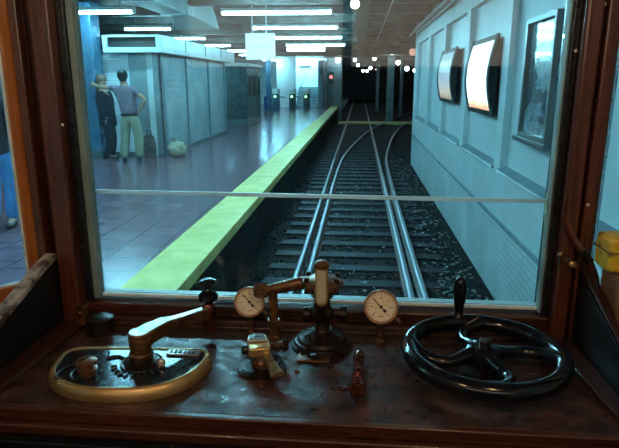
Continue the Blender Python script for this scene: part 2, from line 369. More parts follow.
n2 = {12.0: 'broad fluorescent lamp above the kiosk front, top left of the window', 15.3: 'fluorescent lamp just above the kiosk fascia, right of the broad one', 18.7: 'small fluorescent lamp over the kiosk, under the grey duct'}
ORD = ('nearest', 'second nearest', 'third nearest', 'fourth', 'fifth', 'sixth', 'seventh', 'eighth', 'ninth', 'tenth', 'farthest')
def lampname(y, where): return '%s fluorescent lamp %s, counting away from the cab' % (ORD[rows.index(y)], where)
for y in rows:
    z = 1.345
    if y < 25: tube_lamp(-2.87, -.58, y, z, names.get(y, lampname(y, 'over the platform edge')), G1)
    if y not in (12.0,): tube_lamp(-6.3, -5.0, y, z, n2.get(y, lampname(y, 'over the back of the platform')), G2)
    else: tube_lamp(-5.75, -4.55, y-.4, z, n2[12.0], G2)
for y in (1.6, 5.0, 8.5, 12.0): tube_lamp(-10.5, -9.3, y, 1.47, lampname(y, 'at the far left of the platform'), 'fluorescent lamps far left')

# warm bulb, tunnel globes
def bulb(name, px, py, Y, r, m, label, cat='lamp', group=None, z1=1.95, post=True):
    p = atY(px, py, Y); rr = r*Y/FPX*(.78 if name == 'tunnel_lamp' else 1)
    t = thing(name, label, cat, p, group)
    MB().ball(p, rr, 8).build('globe', m, t)
    MB().cyl(p+V((0,0,rr*.8)), p+V((0,0,rr*1.5)), rr*.6, n=10).build('socket', greymetal, t)
    if z1 > p.z+rr*1.5: MB().cyl(p+V((0,0,rr*1.4)), (p.x, p.y, z1), max(.01, rr*.12), n=6).build('stem', greymetal, t)
    return t
bulb('bulb_lamp', 355, 4, 9.6, 4.2, warm_m, 'warm glowing bulb hanging at the top middle of the window', z1=1.55)
TG = 'round lamps glowing in the tunnel'
for px, py, Y, r, lab in ((338, 60, 39.2, 3.2, 'round white lamp at the upper left of the left tunnel mouth'), (340.5, 64, 42, 2, 'small round lamp just under the lamp at the left tunnel pier'),
        (355, 60, 47, 2, 'round tunnel lamp left of centre, upper of a stepped pair'), (358, 65, 53, 1.9, 'round tunnel lamp left of centre, lower of a stepped pair'),
        (363, 71, 68, 1.6, 'tiny tunnel lamp, left of the lowest touching pair'), (367, 71, 72, 1.6, 'tiny tunnel lamp, right of the lowest touching pair'),
        (370.5, 68, 58, 1.9, 'small tunnel lamp just above and right of the lowest pair'), (374.5, 58.5, 46, 2.2, 'round tunnel lamp at the upper right of the left mouth'),
        (392.5, 52, 36.8, 3.1, 'large round lamp hanging in front of the pale column'), (398, 62.5, 42, 2.7, 'round lamp just right of the pale column'),
        (407, 68.5, 50, 2.6, 'round lamp in the middle of the right tunnel mouth'), (415, 70.5, 30, 2.2, 'round lamp at the far right beside the end of the brick wall')):
    bulb('tunnel_lamp', px, py, Y, r, globe_m, lab, group=TG, z1=1.84)
bulb('amber_lamp', 413, 52, 26, 3.6, orange_l, 'dull amber lamp above the end of the brick wall', z1=1.62)
for i, px in enumerate((375.5, 378.5)): bulb('small_tunnel_lamp', px, 69.5, 60, .9, orange_l, ('dim reddish tunnel lamp beside the slim column, left one', 'dim reddish tunnel lamp beside the slim column, right one')[i], z1=1.84)
# signal on the tunnel pier
p = atY(331, 77, YE-.5)
t = thing('track_signal', 'small signal box with a red light on the tunnel pier', 'signal', (p.x, YE-.2, p.z-.4))
MB().box(p.x-.2, p.x+.2, YE-.42, YE-.21, p.z-.45, p.z+.35).build('signal_box', darkmetal, t, .02)
MB().lathe([(.11, 0), (.11, .03), (.06, .06)], (p.x, YE-.42, p.z), (0,-1,0)).build('red_lens', red_l, t)
MB().lathe([(.08, 0), (.08, .02), (.05, .04)], (p.x, YE-.42, p.z-.27), (0,-1,0)).build('dark_lens', ink, t)
# duct with flared end
t = thing('ventilation_duct', 'grey ventilation duct with a flared end under the ceiling, top left', 'duct', (-3.9, 9, 1.42))
MB().box(-4.3, -3.75, 3.5, 13.2, 1.42, 1.94).build('duct_run', fascia_m, t, .015)
for y in (4.5, 6.5, 8.5, 10.5, 12.5): MB().box(-4.33, -3.72, y-.02, y+.02, 1.40, 1.94).build('seam', fascia_m, t)
a = MB().add([(-4.3,13.2,1.42),(-3.75,13.2,1.42),(-3.75,13.2,1.94),(-4.3,13.2,1.94),(-4.5,14.0,1.22),(-3.4,14.0,1.22),(-3.6,14.0,1.94),(-4.4,14.0,1.94)], [(0,1,2,3),(7,6,5,4),(0,4,5,1),(1,5,6,2),(2,6,7,3),(3,7,4,0)])
a.build('flared_end', fascia_m, t, .01)
# conduits on the ceiling
for x, z, lab in ((1.52, 1.40, 'brown pipe running along the top of the brick wall'), (.62, 1.56, 'thin conduit under the ceiling right of the bulb')):
    m_ = MB().cyl((x, -2, z), (x, 34 if x < 1 else YW, z), .035 if x > 1 else .02, n=10); single('ceiling_pipe', m_, pipe_m, lab, 'pipe')

# ------------------------------------------------------------------ adverts on the right wall
def lightbox(y0, y1, z0, z1, bulge, face, label):
    t = thing('curved_light_box', label, 'sign', (XW, (y0+y1)/2, z0), 'curved light boxes on the wall')
    n = 14; xb = XW-.001
    prof = [(xb-.02-bulge*sin(pi*i/n), z0+(z1-z0)*i/n) for i in range(n+1)]
    My = Matrix(((1,0,0,0),(0,0,1,0),(0,1,0,0),(0,0,0,1)))
    MB().prism(prof+[(xb, z1), (xb, z0)], y0+.02, y1-.02, My).build('housing', blackrub, t)
    vs = []; 
    for x, z in prof[1:-1]: vs += [(x-.006, y0+.06, z), (x-.006, y1-.06, z)]
    for x, z in prof[1:-1]: vs += [(x, y0+.06, z), (x, y1-.06, z)]
    k = len(prof)-2; fs = []
    for i in range(k-1):
        fs += [(2*i, 2*i+1, 2*i+3, 2*i+2), (2*k+2*i+2, 2*k+2*i+3, 2*k+2*i+1, 2*k+2*i)]
        fs += [(2*i, 2*i+2, 2*k+2*i+2, 2*k+2*i), (2*i+1, 2*k+2*i+1, 2*k+2*i+3, 2*i+3)]
    MB().add(vs, fs).build('lit_face', face, t)
    e = []
    for yy in (y0, y1): e.append([(x-.012, yy, z) for x, z in prof])
    [MB().tube(q, .016, 8).build('rim', greymetal, t) for q in e]
def poster(name, cols, es):
    m = mat(name, (.5, .5, .5), .25); b = m.node_tree.nodes['Principled BSDF']
    tc = N(m, 'ShaderNodeTexCoord'); sp = N(m, 'ShaderNodeSeparateXYZ'); L(m, tc.outputs['Generated'], sp.inputs[0])
    n = N(m, 'ShaderNodeTexNoise'); n.inputs['Scale'].default_value = 3; L(m, tc.outputs['Generated'], n.inputs['Vector'])
    ad = N(m, 'ShaderNodeMath'); ad.operation = 'MULTIPLY_ADD'; ad.inputs[1].default_value = .22; L(m, n.outputs[0], ad.inputs[0]); L(m, sp.outputs[2], ad.inputs[2])
    r = N(m, 'ShaderNodeValToRGB'); els = r.color_ramp.elements
    for i, (p_, c) in enumerate(cols):
        e = els[i] if i < 2 else els.new(p_); e.position = p_; e.color = (*c, 1)
    L(m, ad.outputs[0], r.inputs[0]); L(m, r.outputs[0], b.inputs['Base Color']); L(m, r.outputs[0], b.inputs['Emission Color']); b.inputs['Emission Strength'].default_value = es
    return m
lb1 = poster('white_advert', [(.02, (.7, .12, .05)), (.2, (1, .55, .35)), (.28, (.95, .95, .9)), (.9, (.8, .98, 1))], 1.5)
lb2 = poster('pink_advert', [(.02, (.5, .15, .10)), (.25, (1, .72, .55)), (.5, (.7, .62, .66)), (.75, (.25, .24, .3)), (.9, (.5, .6, .62))], .45)
lightbox(7.35, 8.85, -.43, .58, .09, lb1, 'curved light box with a glowing white advert and dark rim')
lightbox(10.35, 12.0, -.38, .60, .09, lb2, 'smaller-looking curved light box with a pinkish advert, furthest down the wall')
t = thing('framed_poster', 'dark framed poster behind reflective glass, nearest on the brick wall', 'poster', (XW, 5.7, -.55))
Y0, Y1, Z0, Z1 = 5.30, 6.10, -.50, .56
MB().box(XW-.03, XW+.09, Y0-.05, Y0, Z0-.05, Z1+.05).box(XW-.03, XW+.09, Y1, Y1+.05, Z0-.05, Z1+.05).box(XW-.03, XW+.09, Y0, Y1, Z0-.05, Z0).box(XW-.03, XW+.09, Y0, Y1, Z1, Z1+.05).build('frame', greymetal, t, .005)
pm = noisy(mat('print_with_reflections', (.3, .4, .45), .06, coat=1), (.04, .09, .12), (.50, .68, .75), (2, 1.6, 3.5), 3, .40, .62)  # pale horizontal bands put lamp reflections into the print colour
MB().box(XW+.02, XW+.03, Y0, Y1, Z0, Z1).build('print', pm, t, smooth=0)
MB().box(XW-.06, XW+.09, Y0-.12, Y1+.12, Z0-.10, Z0-.05).build('shelf', greymetal, t, .005)

# ------------------------------------------------------------------ kiosk with shutters
XK, YK0, YK1 = -4.42, 12.6, 18.9
t = thing('shuttered_kiosk', 'pale kiosk with closed roller shutters behind the two standing people', 'kiosk', (-5.5, 15.5, ZP))
zt = .62
MB().box(-7.6, XK-.06, YK0+.08, YK1-.05, ZP, zt).build('body', darkmetal, t, .01)
def shutter(parent, A, B, z0, z1, m, nrm, n, name='shutter'):
    n = int(n*1.6)
    """corrugated slats between A and B (xy), bulging along nrm"""
    A, B, nrm = V((*A, 0)), V((*B, 0)), V((*nrm, 0)); vs = []; fs = []; k = n*4
    for i in range(k+1):
        z = z0+(z1-z0)*i/k; o = (.0, .006, .008, .006)[i % 4]
        for P in (A, B): vs.append(P+nrm*(o+.01)+V((0,0,z)))
    for i in range(k): fs.append((2*i, 2*i+1, 2*i+3, 2*i+2))
    m0 = len(vs)
    vs += [A+V((0,0,z0)), B+V((0,0,z0)), A+V((0,0,z1)), B+V((0,0,z1))]
    fs += [(m0, m0+2, m0+3, m0+1)]
    return MB().add(vs, fs).build(name, m, parent, smooth=0)
ys = [12.75, 14.55, 16.7, 18.7]
for a, b in zip(ys, ys[1:]):
    s_ = shutter(t, (XK-.06, a+.05), (XK-.06, b-.05), ZP+.03, zt, shutter_m, (1, 0), 26)
    MB().box(XK-.05, XK+.0, a+.05, b-.05, ZP, ZP+.07).build('bottom_bar', greymetal, s_)
for y in ys: MB().box(XK-.08, XK, y-.04, y+.04, ZP, zt).build('post', shutter_m, t, .005)
xs0 = atY(98, 100, YK0).x; xs1 = atY(131, 100, YK0).x
s_ = shutter(t, (xs0, YK0+.06), (xs1, YK0+.06), ZP+.03, zt, shutter_w, (0, -1), 26)
MB().box(xs0, xs1, YK0+.0, YK0+.05, ZP, ZP+.07).build('bottom_bar', greymetal, s_)
MB().box(xs1, XK-.08, YK0, YK0+.08, ZP, zt).build('corner_panel', shutter_m, t, .01)
MB().box(atY(149, 100, YK0).x, atY(155, 100, YK0).x, YK0-.03, YK0+.02, ZP, zt).build('post', fascia_m, t, .008)
MB().box(-7.6, xs0, YK0, YK0+.08, ZP, zt).build('side_panel', shutter_m, t, .01)
# fascia
fx = XK+.15; fy = YK0-.35
KX = atY(97, 100, 11.95).x+.09
MB().box(KX, fx, fy, YK1+.6, .62, .70).build('fascia_soffit', fascia_m, t, .005)
MB().box(fx-.06, fx, fy, YK1+.6, .70, .985).build('fascia_side', fascia_m, t, .005)
for y in (14.0, 15.8, 17.6): MB().box(fx-.01, fx+.012, y-.015, y+.015, .70, .98).build('fascia_seam', greymetal, t)
f0, f1 = atY(92, 45, fy).x, atY(107, 45, fy).x
MB().box(KX, f1, fy, fy+.06, .70, .985).box(f1, fx-.06, fy, fy+.06, .94, .985).box(f1, fx-.06, fy, fy+.06, .70, .73).box(fx-.12, fx-.06, fy, fy+.06, .73, .94).build('fascia_front', fascia_m, t, .004)
MB().box(f1, fx-.12, fy+.12, fy+.16, .70, .985).build('dark_opening', ink, t)
MB().box(KX, fx-.06, fy+.2, YK1+.6, .9, .97).build('roof', darkmetal, t)
MB().ball((XK+.03, 14.55, .45), .05, 8).build('small_lamp', whiteenam, t)
# rubbish bag
p = atZ(174, 158, ZP)
m_ = MB().ball((p.x, 12.45, ZP+.17), .2, 12, (1.15, .75, .9)); 
for v in m_.v:
    v.x += .02*sin(v.z*40+v.y*30); v.y += .02*sin(v.x*36+v.z*25); v.z = max(ZP, v.z+.015*sin(v.x*50))
m_.cyl((p.x-.02, 12.45, ZP+.32), (p.x-.05, 12.45, ZP+.42), .03, .07, 10)
single('rubbish_bag', m_, noisy(mat('pale_sack', (.35, .33, .25), .6), (.22, .22, .16), (.45, .43, .32), (8, 8, 8), 5, bump=.3), 'pale tied sack lying at the corner of the shuttered kiosk', 'bag')
p = atY(149.5, 148, 12.3)
t = thing('dark_bag', 'dark upright bag on the floor right of the man', 'bag', (p.x, 12.3, ZP))
MB().prism([(-.11, 0), (.12, 0), (.14, .2), (.10, .46), (.02, .52), (-.08, .48), (-.13, .22)], -.09, .09, Matrix.Translation((p.x, 12.3, ZP)) @ Matrix.Rotation(pi/2, 4, 'X')).build('bag_body', noisy(mat('dark_cloth_bag', (.03, .04, .06), .7), (.015, .02, .03), (.12, .12, .12), (9, 9, 9), 5), t, .03)
MB().tube([(p.x-.06, 12.3, ZP+.46), (p.x-.03, 12.3, ZP+.60), (p.x+.05, 12.3, ZP+.60), (p.x+.07, 12.3, ZP+.46)], .012, 8).build('handle', ink, t)
# dark kiosk
t = thing('glazed_kiosk', 'dark green-grey metal kiosk with panelled sides behind the shuttered one', 'kiosk', (-5, 23.5, ZP))
kx = -4.45
MB().prism([(-6.2, 21.9), (kx-.75, 21.9), (kx, 22.4), (kx, 25.4), (-6.2, 25.4)], ZP, .58).build('body', darkmetal, t, .02)
MB().prism([(-6.3, 21.75), (kx-.72, 21.75), (kx+.12, 22.3), (kx+.12, 25.5), (-6.3, 25.5)], .58, .72).build('roof', fascia_m, t, .02)
MB().prism([(-6.25, 21.85), (kx-.73, 21.85), (kx+.04, 22.36), (kx+.04, 25.44), (-6.25, 25.44)], ZP, ZP+.2).build('plinth', greymetal, t, .01)
for y in (22.5, 23.5, 24.5):
    d = MB().box(kx-.01, kx+.02, y+.06, y+.9, ZP+.3, .35).build('side_panel', greymetal, t, .01)
    MB().box(kx+.0, kx+.03, y+.16, y+.8, ZP+1.1, .25).build('pane', ink, d, .005)
for x in (-6.0, -5.6): 
    d = MB().box(x, x+.34, 21.87, 21.91, ZP+.3, .35).build('front_panel', shutter_m, t, .01)
    MB().box(x+.05, x+.29, 21.85, 21.88, ZP+1.1, .25).build('pane', ink, d, .005)
# hanging sign
sY = 14.4; a = atY(246, 60, sY); b = atY(275, 33, sY)
t = thing('hanging_sign', 'blank-looking white square sign hanging from two rods over the platform', 'sign', ((a.x+b.x)/2, sY, a.z))
MB().box(a.x, b.x, sY-.04, sY+.04, a.z, b.z).build('panel', mat('white_sign_face', (.9, .88, .88), .4, emit=(.9, .92, .95), es=.35), t, .03, seg=4)
m_ = MB()
for k, w in enumerate((.05, .1, .06, .12, .05)): m_.box(a.x+.10+k*.11, a.x+.10+k*.11+w*.8, sY-.046, sY-.04, a.z+.30, a.z+.315)
m_.build('faint_lettering', mat('faint_blue_print', (.45, .6, .75), .5), t)
for px in (252, 266): x = atY(px, 20, sY).x; MB().cyl((x, sY, b.z-.01), (x, sY, 1.95), .02, n=8).build('rod', whiteenam, t)
# far end: white stair and gates
Ys = 38.0
g = lambda px, py, Y=Ys: atY(px, py, Y)
t = thing('white_staircase', 'brightly lit white staircase at the far end of the platform', 'staircase', (g(300, 90).x, Ys, ZP))
brt = mat('bright_white_panel', (.95, .97, .97), .4)
MB().box(g(277,90).x, g(296,90).x, Ys-.1, Ys+.1, ZP, g(285, 53).z).build('parapet', brt, t, .02)
MB().box(g(287,90).x, g(325,90).x, Ys+2.2, Ys+2.4, ZP, 1.6).build('back_wall', brt, t, .02)
MB().box(g(318,90).x, g(323,90).x, Ys-.1, Ys+2.2, ZP, g(285, 60).z).build('side_wall', wallgrey, t, .02)
for k in range(8): MB().box(g(296,90).x, g(318,90).x, Ys+k*.26, Ys+2.2, ZP+k*.165, ZP+k*.165+.165).build('step', shutter_m, t, .01)
MB().tube([(g(298,90).x, Ys, ZP+.9), (g(304,90).x, Ys+2, ZP+2.2)], .03, 8).build('handrail', greymetal, t)
MB().box(g(296, 64).x, g(308, 64).x, Ys+2.15, Ys+2.2, g(300, 65.2).z-.1, g(300, 63.6).z-.1).build('dark_mark', ink, t)
for y, lab in ((37.4, 'front of three added lamps brightening the far white staircase'), (38.8, 'middle of three added lamps brightening the far white staircase'), (39.9, 'rear of three added lamps brightening the far white staircase')): tube_lamp(-5.2, -2.6, y, 1.79, lab, 'added lamps brightening the far staircase')  # lamps added to brighten the white stair
t = thing('light_box_sign', 'long lit white sign box above the far staircase', 'sign', (g(306, 50).x, 28.6, g(306, 51.5, 28.6).z))
MB().box(g(287,50,28.6).x, g(325,50,28.6).x, 28.5, 28.7, g(300, 51.5, 28.6).z, g(300, 46.5, 28.6).z).build('casing', mat('lit_sign_face', (.9, .9, .9), .4, emit=(.8, 1, 1), es=4), t, .03)
MB().box(g(300,50,28.6).x, g(312,50,28.6).x, 28.58, 28.62, g(300, 46.5, 28.6).z-.01, 1.95).build('bracket', greymetal, t)
tl = ('left of the three entry gates with a green light', 'middle of the three entry gates, in front of the white staircase', 'right of the three entry gates with a green light')
for i, px in enumerate((275.5, 292, 306)):
    p = atZ(px, 110, ZP); 
    t = thing('entry_gate', tl[i], 'turnstile', (p.x, p.y, ZP), 'entry gates at the far end')
    MB().box(p.x-.16, p.x+.16, p.y-.1, p.y+.9, ZP, ZP+.95).build('cabinet', (bluecol, darkmetal, darkmetal)[i], t, .04)
    MB().box(p.x-.18, p.x+.18, p.y-.12, p.y+.92, ZP+.95, ZP+1.25).build('top_cover', whiteenam, t, .04)
    MB().lathe([(.07, 0), (.07, .02)], (p.x, p.y-.12, ZP+.80), (0,-1,0), 14).build('green_light', green_l, t)
    MB().cyl((p.x+.16, p.y+.3, ZP+.8), (p.x+.6, p.y+.2, ZP+.72), .03, n=8).build('arm', greymetal, t)
p = atZ(299, 112, ZP)
single('blue_bin', MB().lathe([(.16,0),(.2,.05),(.22,.8),(.24,.85),(.1,.9)], atZ(268, 112, ZP), n=16), mat('blue_plastic', (.03, .12, .4), .4), 'blue bin by the far platform column', 'bin')

# ------------------------------------------------------------------ people
def skinned(name, chains, m, parent, sub=2):
    """chains: list of (list of (pos, radius)); a chain whose first point equals an existing point joins there"""
    vs = []; rs = []; es = []; root = 0
    def idx(p, r):
        for i, q in enumerate(vs):
            if (q-V(p)).length < 1e-4: return i
        vs.append(V(p)); rs.append(tuple(q*1.22 for q in r) if isinstance(r, tuple) else r*(1.22 if r > .03 else 1.1)); return len(vs)-1
    for ch in chains:
        prev = None
        for p, r in ch:
            i = idx(p, r)
            if prev is not None and (prev, i) not in es: es.append((prev, i))
            prev = i
    me = bpy.data.meshes.new('tmp'); me.from_pydata(vs, es, []); me.update()
    o = bpy.data.objects.new('tmp', me); C.objects.link(o)
    sk = o.modifiers.new('s', 'SKIN'); sk.use_smooth_shade = True
    for i, r in enumerate(rs):
        d = me.skin_vertices[0].data[i]; d.radius = r if isinstance(r, tuple) else (r, r); d.use_root = (i == 0)
    ss = o.modifiers.new('u', 'SUBSURF'); ss.levels = sub; ss.render_levels = sub
    dg = bpy.context.evaluated_depsgraph_get(); dg.update()
    me2 = bpy.data.meshes.new_from_object(o.evaluated_get(dg)); bpy.data.objects.remove(o)
    me2.transform(Matrix.Translation(-V(parent['_w']))); me2.name = name; me2.materials.clear(); me2.materials.append(m)
    me2.polygons.foreach_set('use_smooth', [True]*len(me2.polygons))
    r = bpy.data.objects.new(name, me2); C.objects.link(r); r.parent = parent; r['_w'] = parent['_w']
    return r
skin_m = noisy(mat('skin', (.5, .3, .22), .5), (.42, .25, .18), (.52, .32, .24), (20, 20, 20), 3)
def hand(w, e, spread=V((0, 0, 1)), nrm=V((0, 1, 0)), curl=.25):
    """palm and five fingers continuing from elbow e to wrist w"""
    w, e = V(w), V(e); d = (w-e).normalized(); s = (spread - d*spread.dot(d)).normalized(); n = d.cross(s).normalized()
    if n.dot(nrm) < 0: n = -n
    palm = w+d*.055; out = [[(w, .026), (palm, .032)]]
    for k, (off, ln) in enumerate(((-.028, .062), (-.009, .078), (.011, .085), (.03, .075))):
        b = palm + s*off + d*.02; c = b + d*ln*.55 + n*ln*curl*.4; f = c + d*ln*.45 + n*ln*curl
        out.append([(palm, .032), (b, .011), (c, .0095), (f, .008)])
    b = w + d*.03 + s*.03; out.append([(w, .026), (b, .014), (b+s*.03+d*.03, .011), (b+s*.045+d*.055+n*.01, .009)])
    return out
def person(label, base, J, shirt_m, trouser_m, shoe_m, hair_m, facing, sleeve='short', long_hair=False, group=None, coat=False):
    t = thing('person', label, 'person', base); W = lambda k: V(base)+V(J[k])
    pel, wst, che, nek, hd = W('pelvis'), W('waist'), W('chest'), W('neck'), W('head')
    F = V(facing).normalized(); Rt = F.cross(V((0,0,1)))
    ch = [[(pel, (.11, .10)), (wst, (.105, .095)), (che, (.125, .105)), (nek, .055), (hd-V((0,0,.06)), .06), (hd, (.082, .09)), (hd+V((0,0,.075)), (.06, .068))]]
    ch.append([(hd, (.082, .09)), (hd+F*.085+V((0,0,-.012)), .020), (hd+F*.108+V((0,0,-.025)), .010)])          # nose
    ch.append([(hd-V((0,0,.06)), .06), (hd+F*.05-V((0,0,.085)), .03)])                                                # chin
    for s in (-1, 1): ch.append([(hd, (.082, .09)), (hd+Rt*s*.082+V((0,0,-.01)), .018), (hd+Rt*s*.098, .010)])        # ears
    SR = (.195, .14) if sleeve == 'short' else (.165, .16)
    shirt = [[(pel-V((0,0,.03)), (.165, .14)), (wst, (.155, .135)), (che, SR), ((che*.35+nek*.65), (.09, .08))]]
    tr = [[(pel+V((0,0,.07)), (.155, .13)), (pel-V((0,0,.04)), (.145, .12))]]
    for s in 'lr':
        sh, el, wr, hip, kn, an = (W(s+'_'+k) for k in ('shoulder', 'elbow', 'wrist', 'hip', 'knee', 'ankle'))
        ch.append([(che, (.125, .105)), (sh, .058), (sh*.5+el*.5, .045), (el, .037), (wr, .026)])
        ch += hand(wr, el, spread=J.get(s+'_spread', V((0,0,1))), nrm=J.get(s+'_nrm', F))
        ch.append([(pel, (.11, .10)), (hip, .08), (kn, .055), (kn*.45+an*.55, .05), (an, .037), (an+F*.09-V((0,0,.04)), .032), (an+F*.17-V((0,0,.05)), .022)])
        sl = [(che, SR), (sh, .072), (sh*.45+el*.55, .06)]
        if sleeve == 'long': sl += [(el, .05), (el*.15+wr*.85, .038)]
        shirt.append(sl)
        tr.append([(pel-V((0,0,.04)), (.145, .12)), (hip, .108), (kn, .082), (an-V((0,0,.01)), .074)])
        m_ = [[(an+V((0,0,-.005)), .045), (an-V((0,0,.035)), (.045, .04)), (an+F*.09-V((0,0,.045)), (.046, .032)), (an+F*.19-V((0,0,.052)), (.036, .024))], [(an-V((0,0,.035)), (.045, .04)), (an-F*.05-V((0,0,.04)), .034)]]
        skinned('shoe', m_, shoe_m, t, 1)
    if sleeve == 'long': shirt[0] = [(pel-V((0,0,.16)), (.165, .15))]+shirt[0]
    if coat: shirt[0] = [(pel-V((0,0,.32)), (.19, .15))]+shirt[0]
    skinned('body', ch, skin_m, t)
    skinned('shirt', shirt, shirt_m, t); skinned('trousers', tr, trouser_m, t)
    m_ = MB().ball(hd-F*.018+V((0,0,.035)), .118, 10, (.92, .98, 1.02) if abs(F.y) > .5 else (.98, .92, 1.02)).ball(hd-F*.045+V((0,0,-.02)), .085, 8)
    if long_hair: m_.ball(hd-F*.07+V((0,0,-.14)), .075, 8, (.9, .9, 1.4))
    m_.build('hair', hair_m, t)
    MB().lathe([(.14, 0), (.182, .0), (.182, .035), (.14, .035)], pel+V((0,0,.0))).build('belt', ink, t) if sleeve == 'short' else None
    for s in (-1, 1): MB().ball(hd+F*.080+Rt*s*.032+V((0,0,.008)), .012, 6).build('eye', ink, t)
    MB().ball(hd+F*.088+V((0,0,-.052)), .018, 6, (1.2, .5, .4) if abs(F.y) > .5 else (.5, 1.2, .4)).build('mouth', mat('lips', (.35, .12, .1), .5), t)
    return t
K = 47.4
def j(px, py, y=0, ox=128, oy=160): return V(((px-ox)/K, y, (oy-py)/K))
b0 = atZ(128, 160, ZP)
J = dict(pelvis=j(130, 114), waist=j(130, 106), chest=j(127, 92, .02), neck=j(125.5, 84, .05), head=j(124.5, 77, .07),
    l_shoulder=j(117.5, 87.5, .03), l_elbow=j(102, 87, .18), l_wrist=j(89.5, 85, .30), l_spread=V((0,0,1)), l_nrm=V((0,1,0)),
    r_shoulder=j(136.5, 89, 0), r_elbow=j(148.5, 99, -.06), r_wrist=j(142, 107, -.02), r_spread=V((0,1,0)), r_nrm=V((0,0,-1)),
    l_hip=j(125.5, 116), l_knee=j(123, 137, .04), l_ankle=j(121, 156.3, 0), r_hip=j(134.5, 116), r_knee=j(137, 136, .05), r_ankle=j(136, 155.8, .05))
base = V((atY(128, 120, 11.6).x, 11.6, ZP))
def cloth(n, c, v=.7): return noisy(mat(n, c, .8), tuple(x*v for x in c), c, (6, 6, 6), 5, bump=.3, dist=.01)
person('man in a purple-grey short-sleeved shirt and khaki trousers, back turned, one hand on his hip', base, J, cloth('mauve_shirt', (.26, .21, .27)), cloth('khaki_trousers', (.32, .34, .24)), mat('dark_shoes', (.03, .04, .06), .5), mat('dark_hair', (.015, .012, .012), .6), (-.35, 1, 0))
K = 46.0
q = lambda px, py, y=0: j(px, py, y, 106, 155)
J = dict(pelvis=q(105, 117), waist=q(104.5, 108), chest=q(103.5, 94), neck=q(102.5, 86), head=q(102, 78.5),
    l_shoulder=q(97, 90, .05), l_elbow=q(98, 103, .1), l_wrist=q(101, 113, .0), r_shoulder=q(108, 90, -.05), r_elbow=q(110, 103, -.08), r_wrist=q(107, 113, -.12), r_spread=V((0,1,0)), l_spread=V((0,1,0)),
    l_hip=q(103, 119, .06), l_knee=q(104.5, 136, .08), l_ankle=q(103, 151.2, .04), r_hip=q(107, 119, -.05), r_knee=q(110, 135, -.08), r_ankle=q(107, 151.2, -.08))
b1 = atZ(106, 157, ZP)
person('person in black with light brown hair standing beside the blue column', V((atY(109, 120, 11.95).x, 11.95, ZP)), J, cloth('black_top', (.012, .016, .03)), cloth('black_trousers', (.012, .016, .03)), mat('black_shoes', (.01, .01, .01), .5), mat('brown_hair', (.16, .10, .06), .6), (1, -.2, 0), 'long', True)
K = 1.0
w = lambda x, z, y=0: V((x, y, z))
J = dict(pelvis=w(0, .95), waist=w(0, 1.08), chest=w(0, 1.33), neck=w(0, 1.5), head=w(0, 1.63, .02),
    l_shoulder=w(-.2, 1.42), l_elbow=w(-.26, 1.15, -.02), l_wrist=w(-.24, .92, .1), r_shoulder=w(.2, 1.42), r_elbow=w(.27, 1.15, -.02), r_wrist=w(.25, .92, .1), r_spread=V((0,1,0)), l_spread=V((0,1,0)),
    l_hip=w(-.09, .9), l_knee=w(-.12, .5, .03), l_ankle=w(-.12, .085, -.05), r_hip=w(.09, .9), r_knee=w(.13, .5, .03), r_ankle=w(.12, .085, -.02))
person('person in a dark coat and blue jeans glimpsed through the far left pane', V((atY(0, 180, 6.1).x, 6.1, ZP)), J, cloth('dark_coat', (.02, .022, .03)), cloth('blue_jeans', (.05, .22, .5)), mat('shoes', (.02, .02, .02), .5), mat('hair', (.02, .015, .012), .6), (.2, -1, 0), 'long')

# ================================================================== CAB (setting)
YF = 1.42          # inner face of the front posts
ZD = -.66          # desk top
ZT = .52           # top of the front window
ZC = .62           # cab ceiling
struct('ceiling', MB().box(-1.25, 1.05, -.95, 1.62, ZC, ZC+.05), ceilwood)
struct('floor', MB().box(-1.25, 1.05, -.95, 1.62, -1.65, -1.60), dwood)
struct('wall_back', MB().box(-1.25, 1.05, -1.0, -.95, -1.65, .10).box(-1.25, 1.05, -1.0, -.95, .56, ZC), dwood)
w4 = MB().box(-1.25, -1.16, -1.0, -.94, .10, .56).box(1.0, 1.05, -1.0, -.94, .10, .56).box(-.12, -.06, -1.0, -.94, .10, .56).build('added_rear_glow', wood, None, .004); w4['kind'] = 'structure'  # unseen glowing partition, added to light the cab and reflect in the posts
for x0, x1 in ((-1.16, -.12), (-.06, 1.0)): MB().box(x0, x1, -.98, -.97, .10, .56).build('pane', mat('added_glow_glass', (.8, .8, .8), .5, emit=(1, .80, .62), es=1.3), w4)
# side walls with a window opening each (light comes in from the platform)
def side_wall(name, x0, x1, y1):
    return struct(name, MB().box(x0, x1, -.95, y1, -1.6, -.6).box(x0, x1, -.95, y1, .35, ZC).box(x0, x1, -.95, -.1, -.6, .35).box(x0, x1, y1-.25, y1, -.6, .35), cream)
# left angled bay: direction of the slanted pane
CL = V((-.872, 1.415, 0)); dl = V((-.65, -.76, 0)).normalized(); nl = V((dl.y, -dl.x, 0))
CR = V((.597, 1.44, 0)); dr = V((.85, -.53, 0)).normalized(); nr = V((-dr.y, dr.x, 0))
side_wall('wall_left_cab', -1.20, -1.15, 1.0)
side_wall('wall_right_cab', .99, 1.03, 1.16)
def along(Cn, d, s0, s1, z0, z1, t=.04, off=0):
    n = V((d.y, -d.x, 0)); 
    A = Cn+d*s0+n*off; B = Cn+d*s1+n*off
    return MB().add([A-n*t/2+V((0,0,z0)), B-n*t/2+V((0,0,z0)), B+n*t/2+V((0,0,z0)), A+n*t/2+V((0,0,z0)), A-n*t/2+V((0,0,z1)), B-n*t/2+V((0,0,z1)), B+n*t/2+V((0,0,z1)), A+n*t/2+V((0,0,z1))],
        [(0,3,2,1),(4,5,6,7),(0,1,5,4),(1,2,6,5),(2,3,7,6),(3,0,4,7)])
def structp(name, mb, m, parent, bevel=0): return mb.build(name, m, parent, bevel)
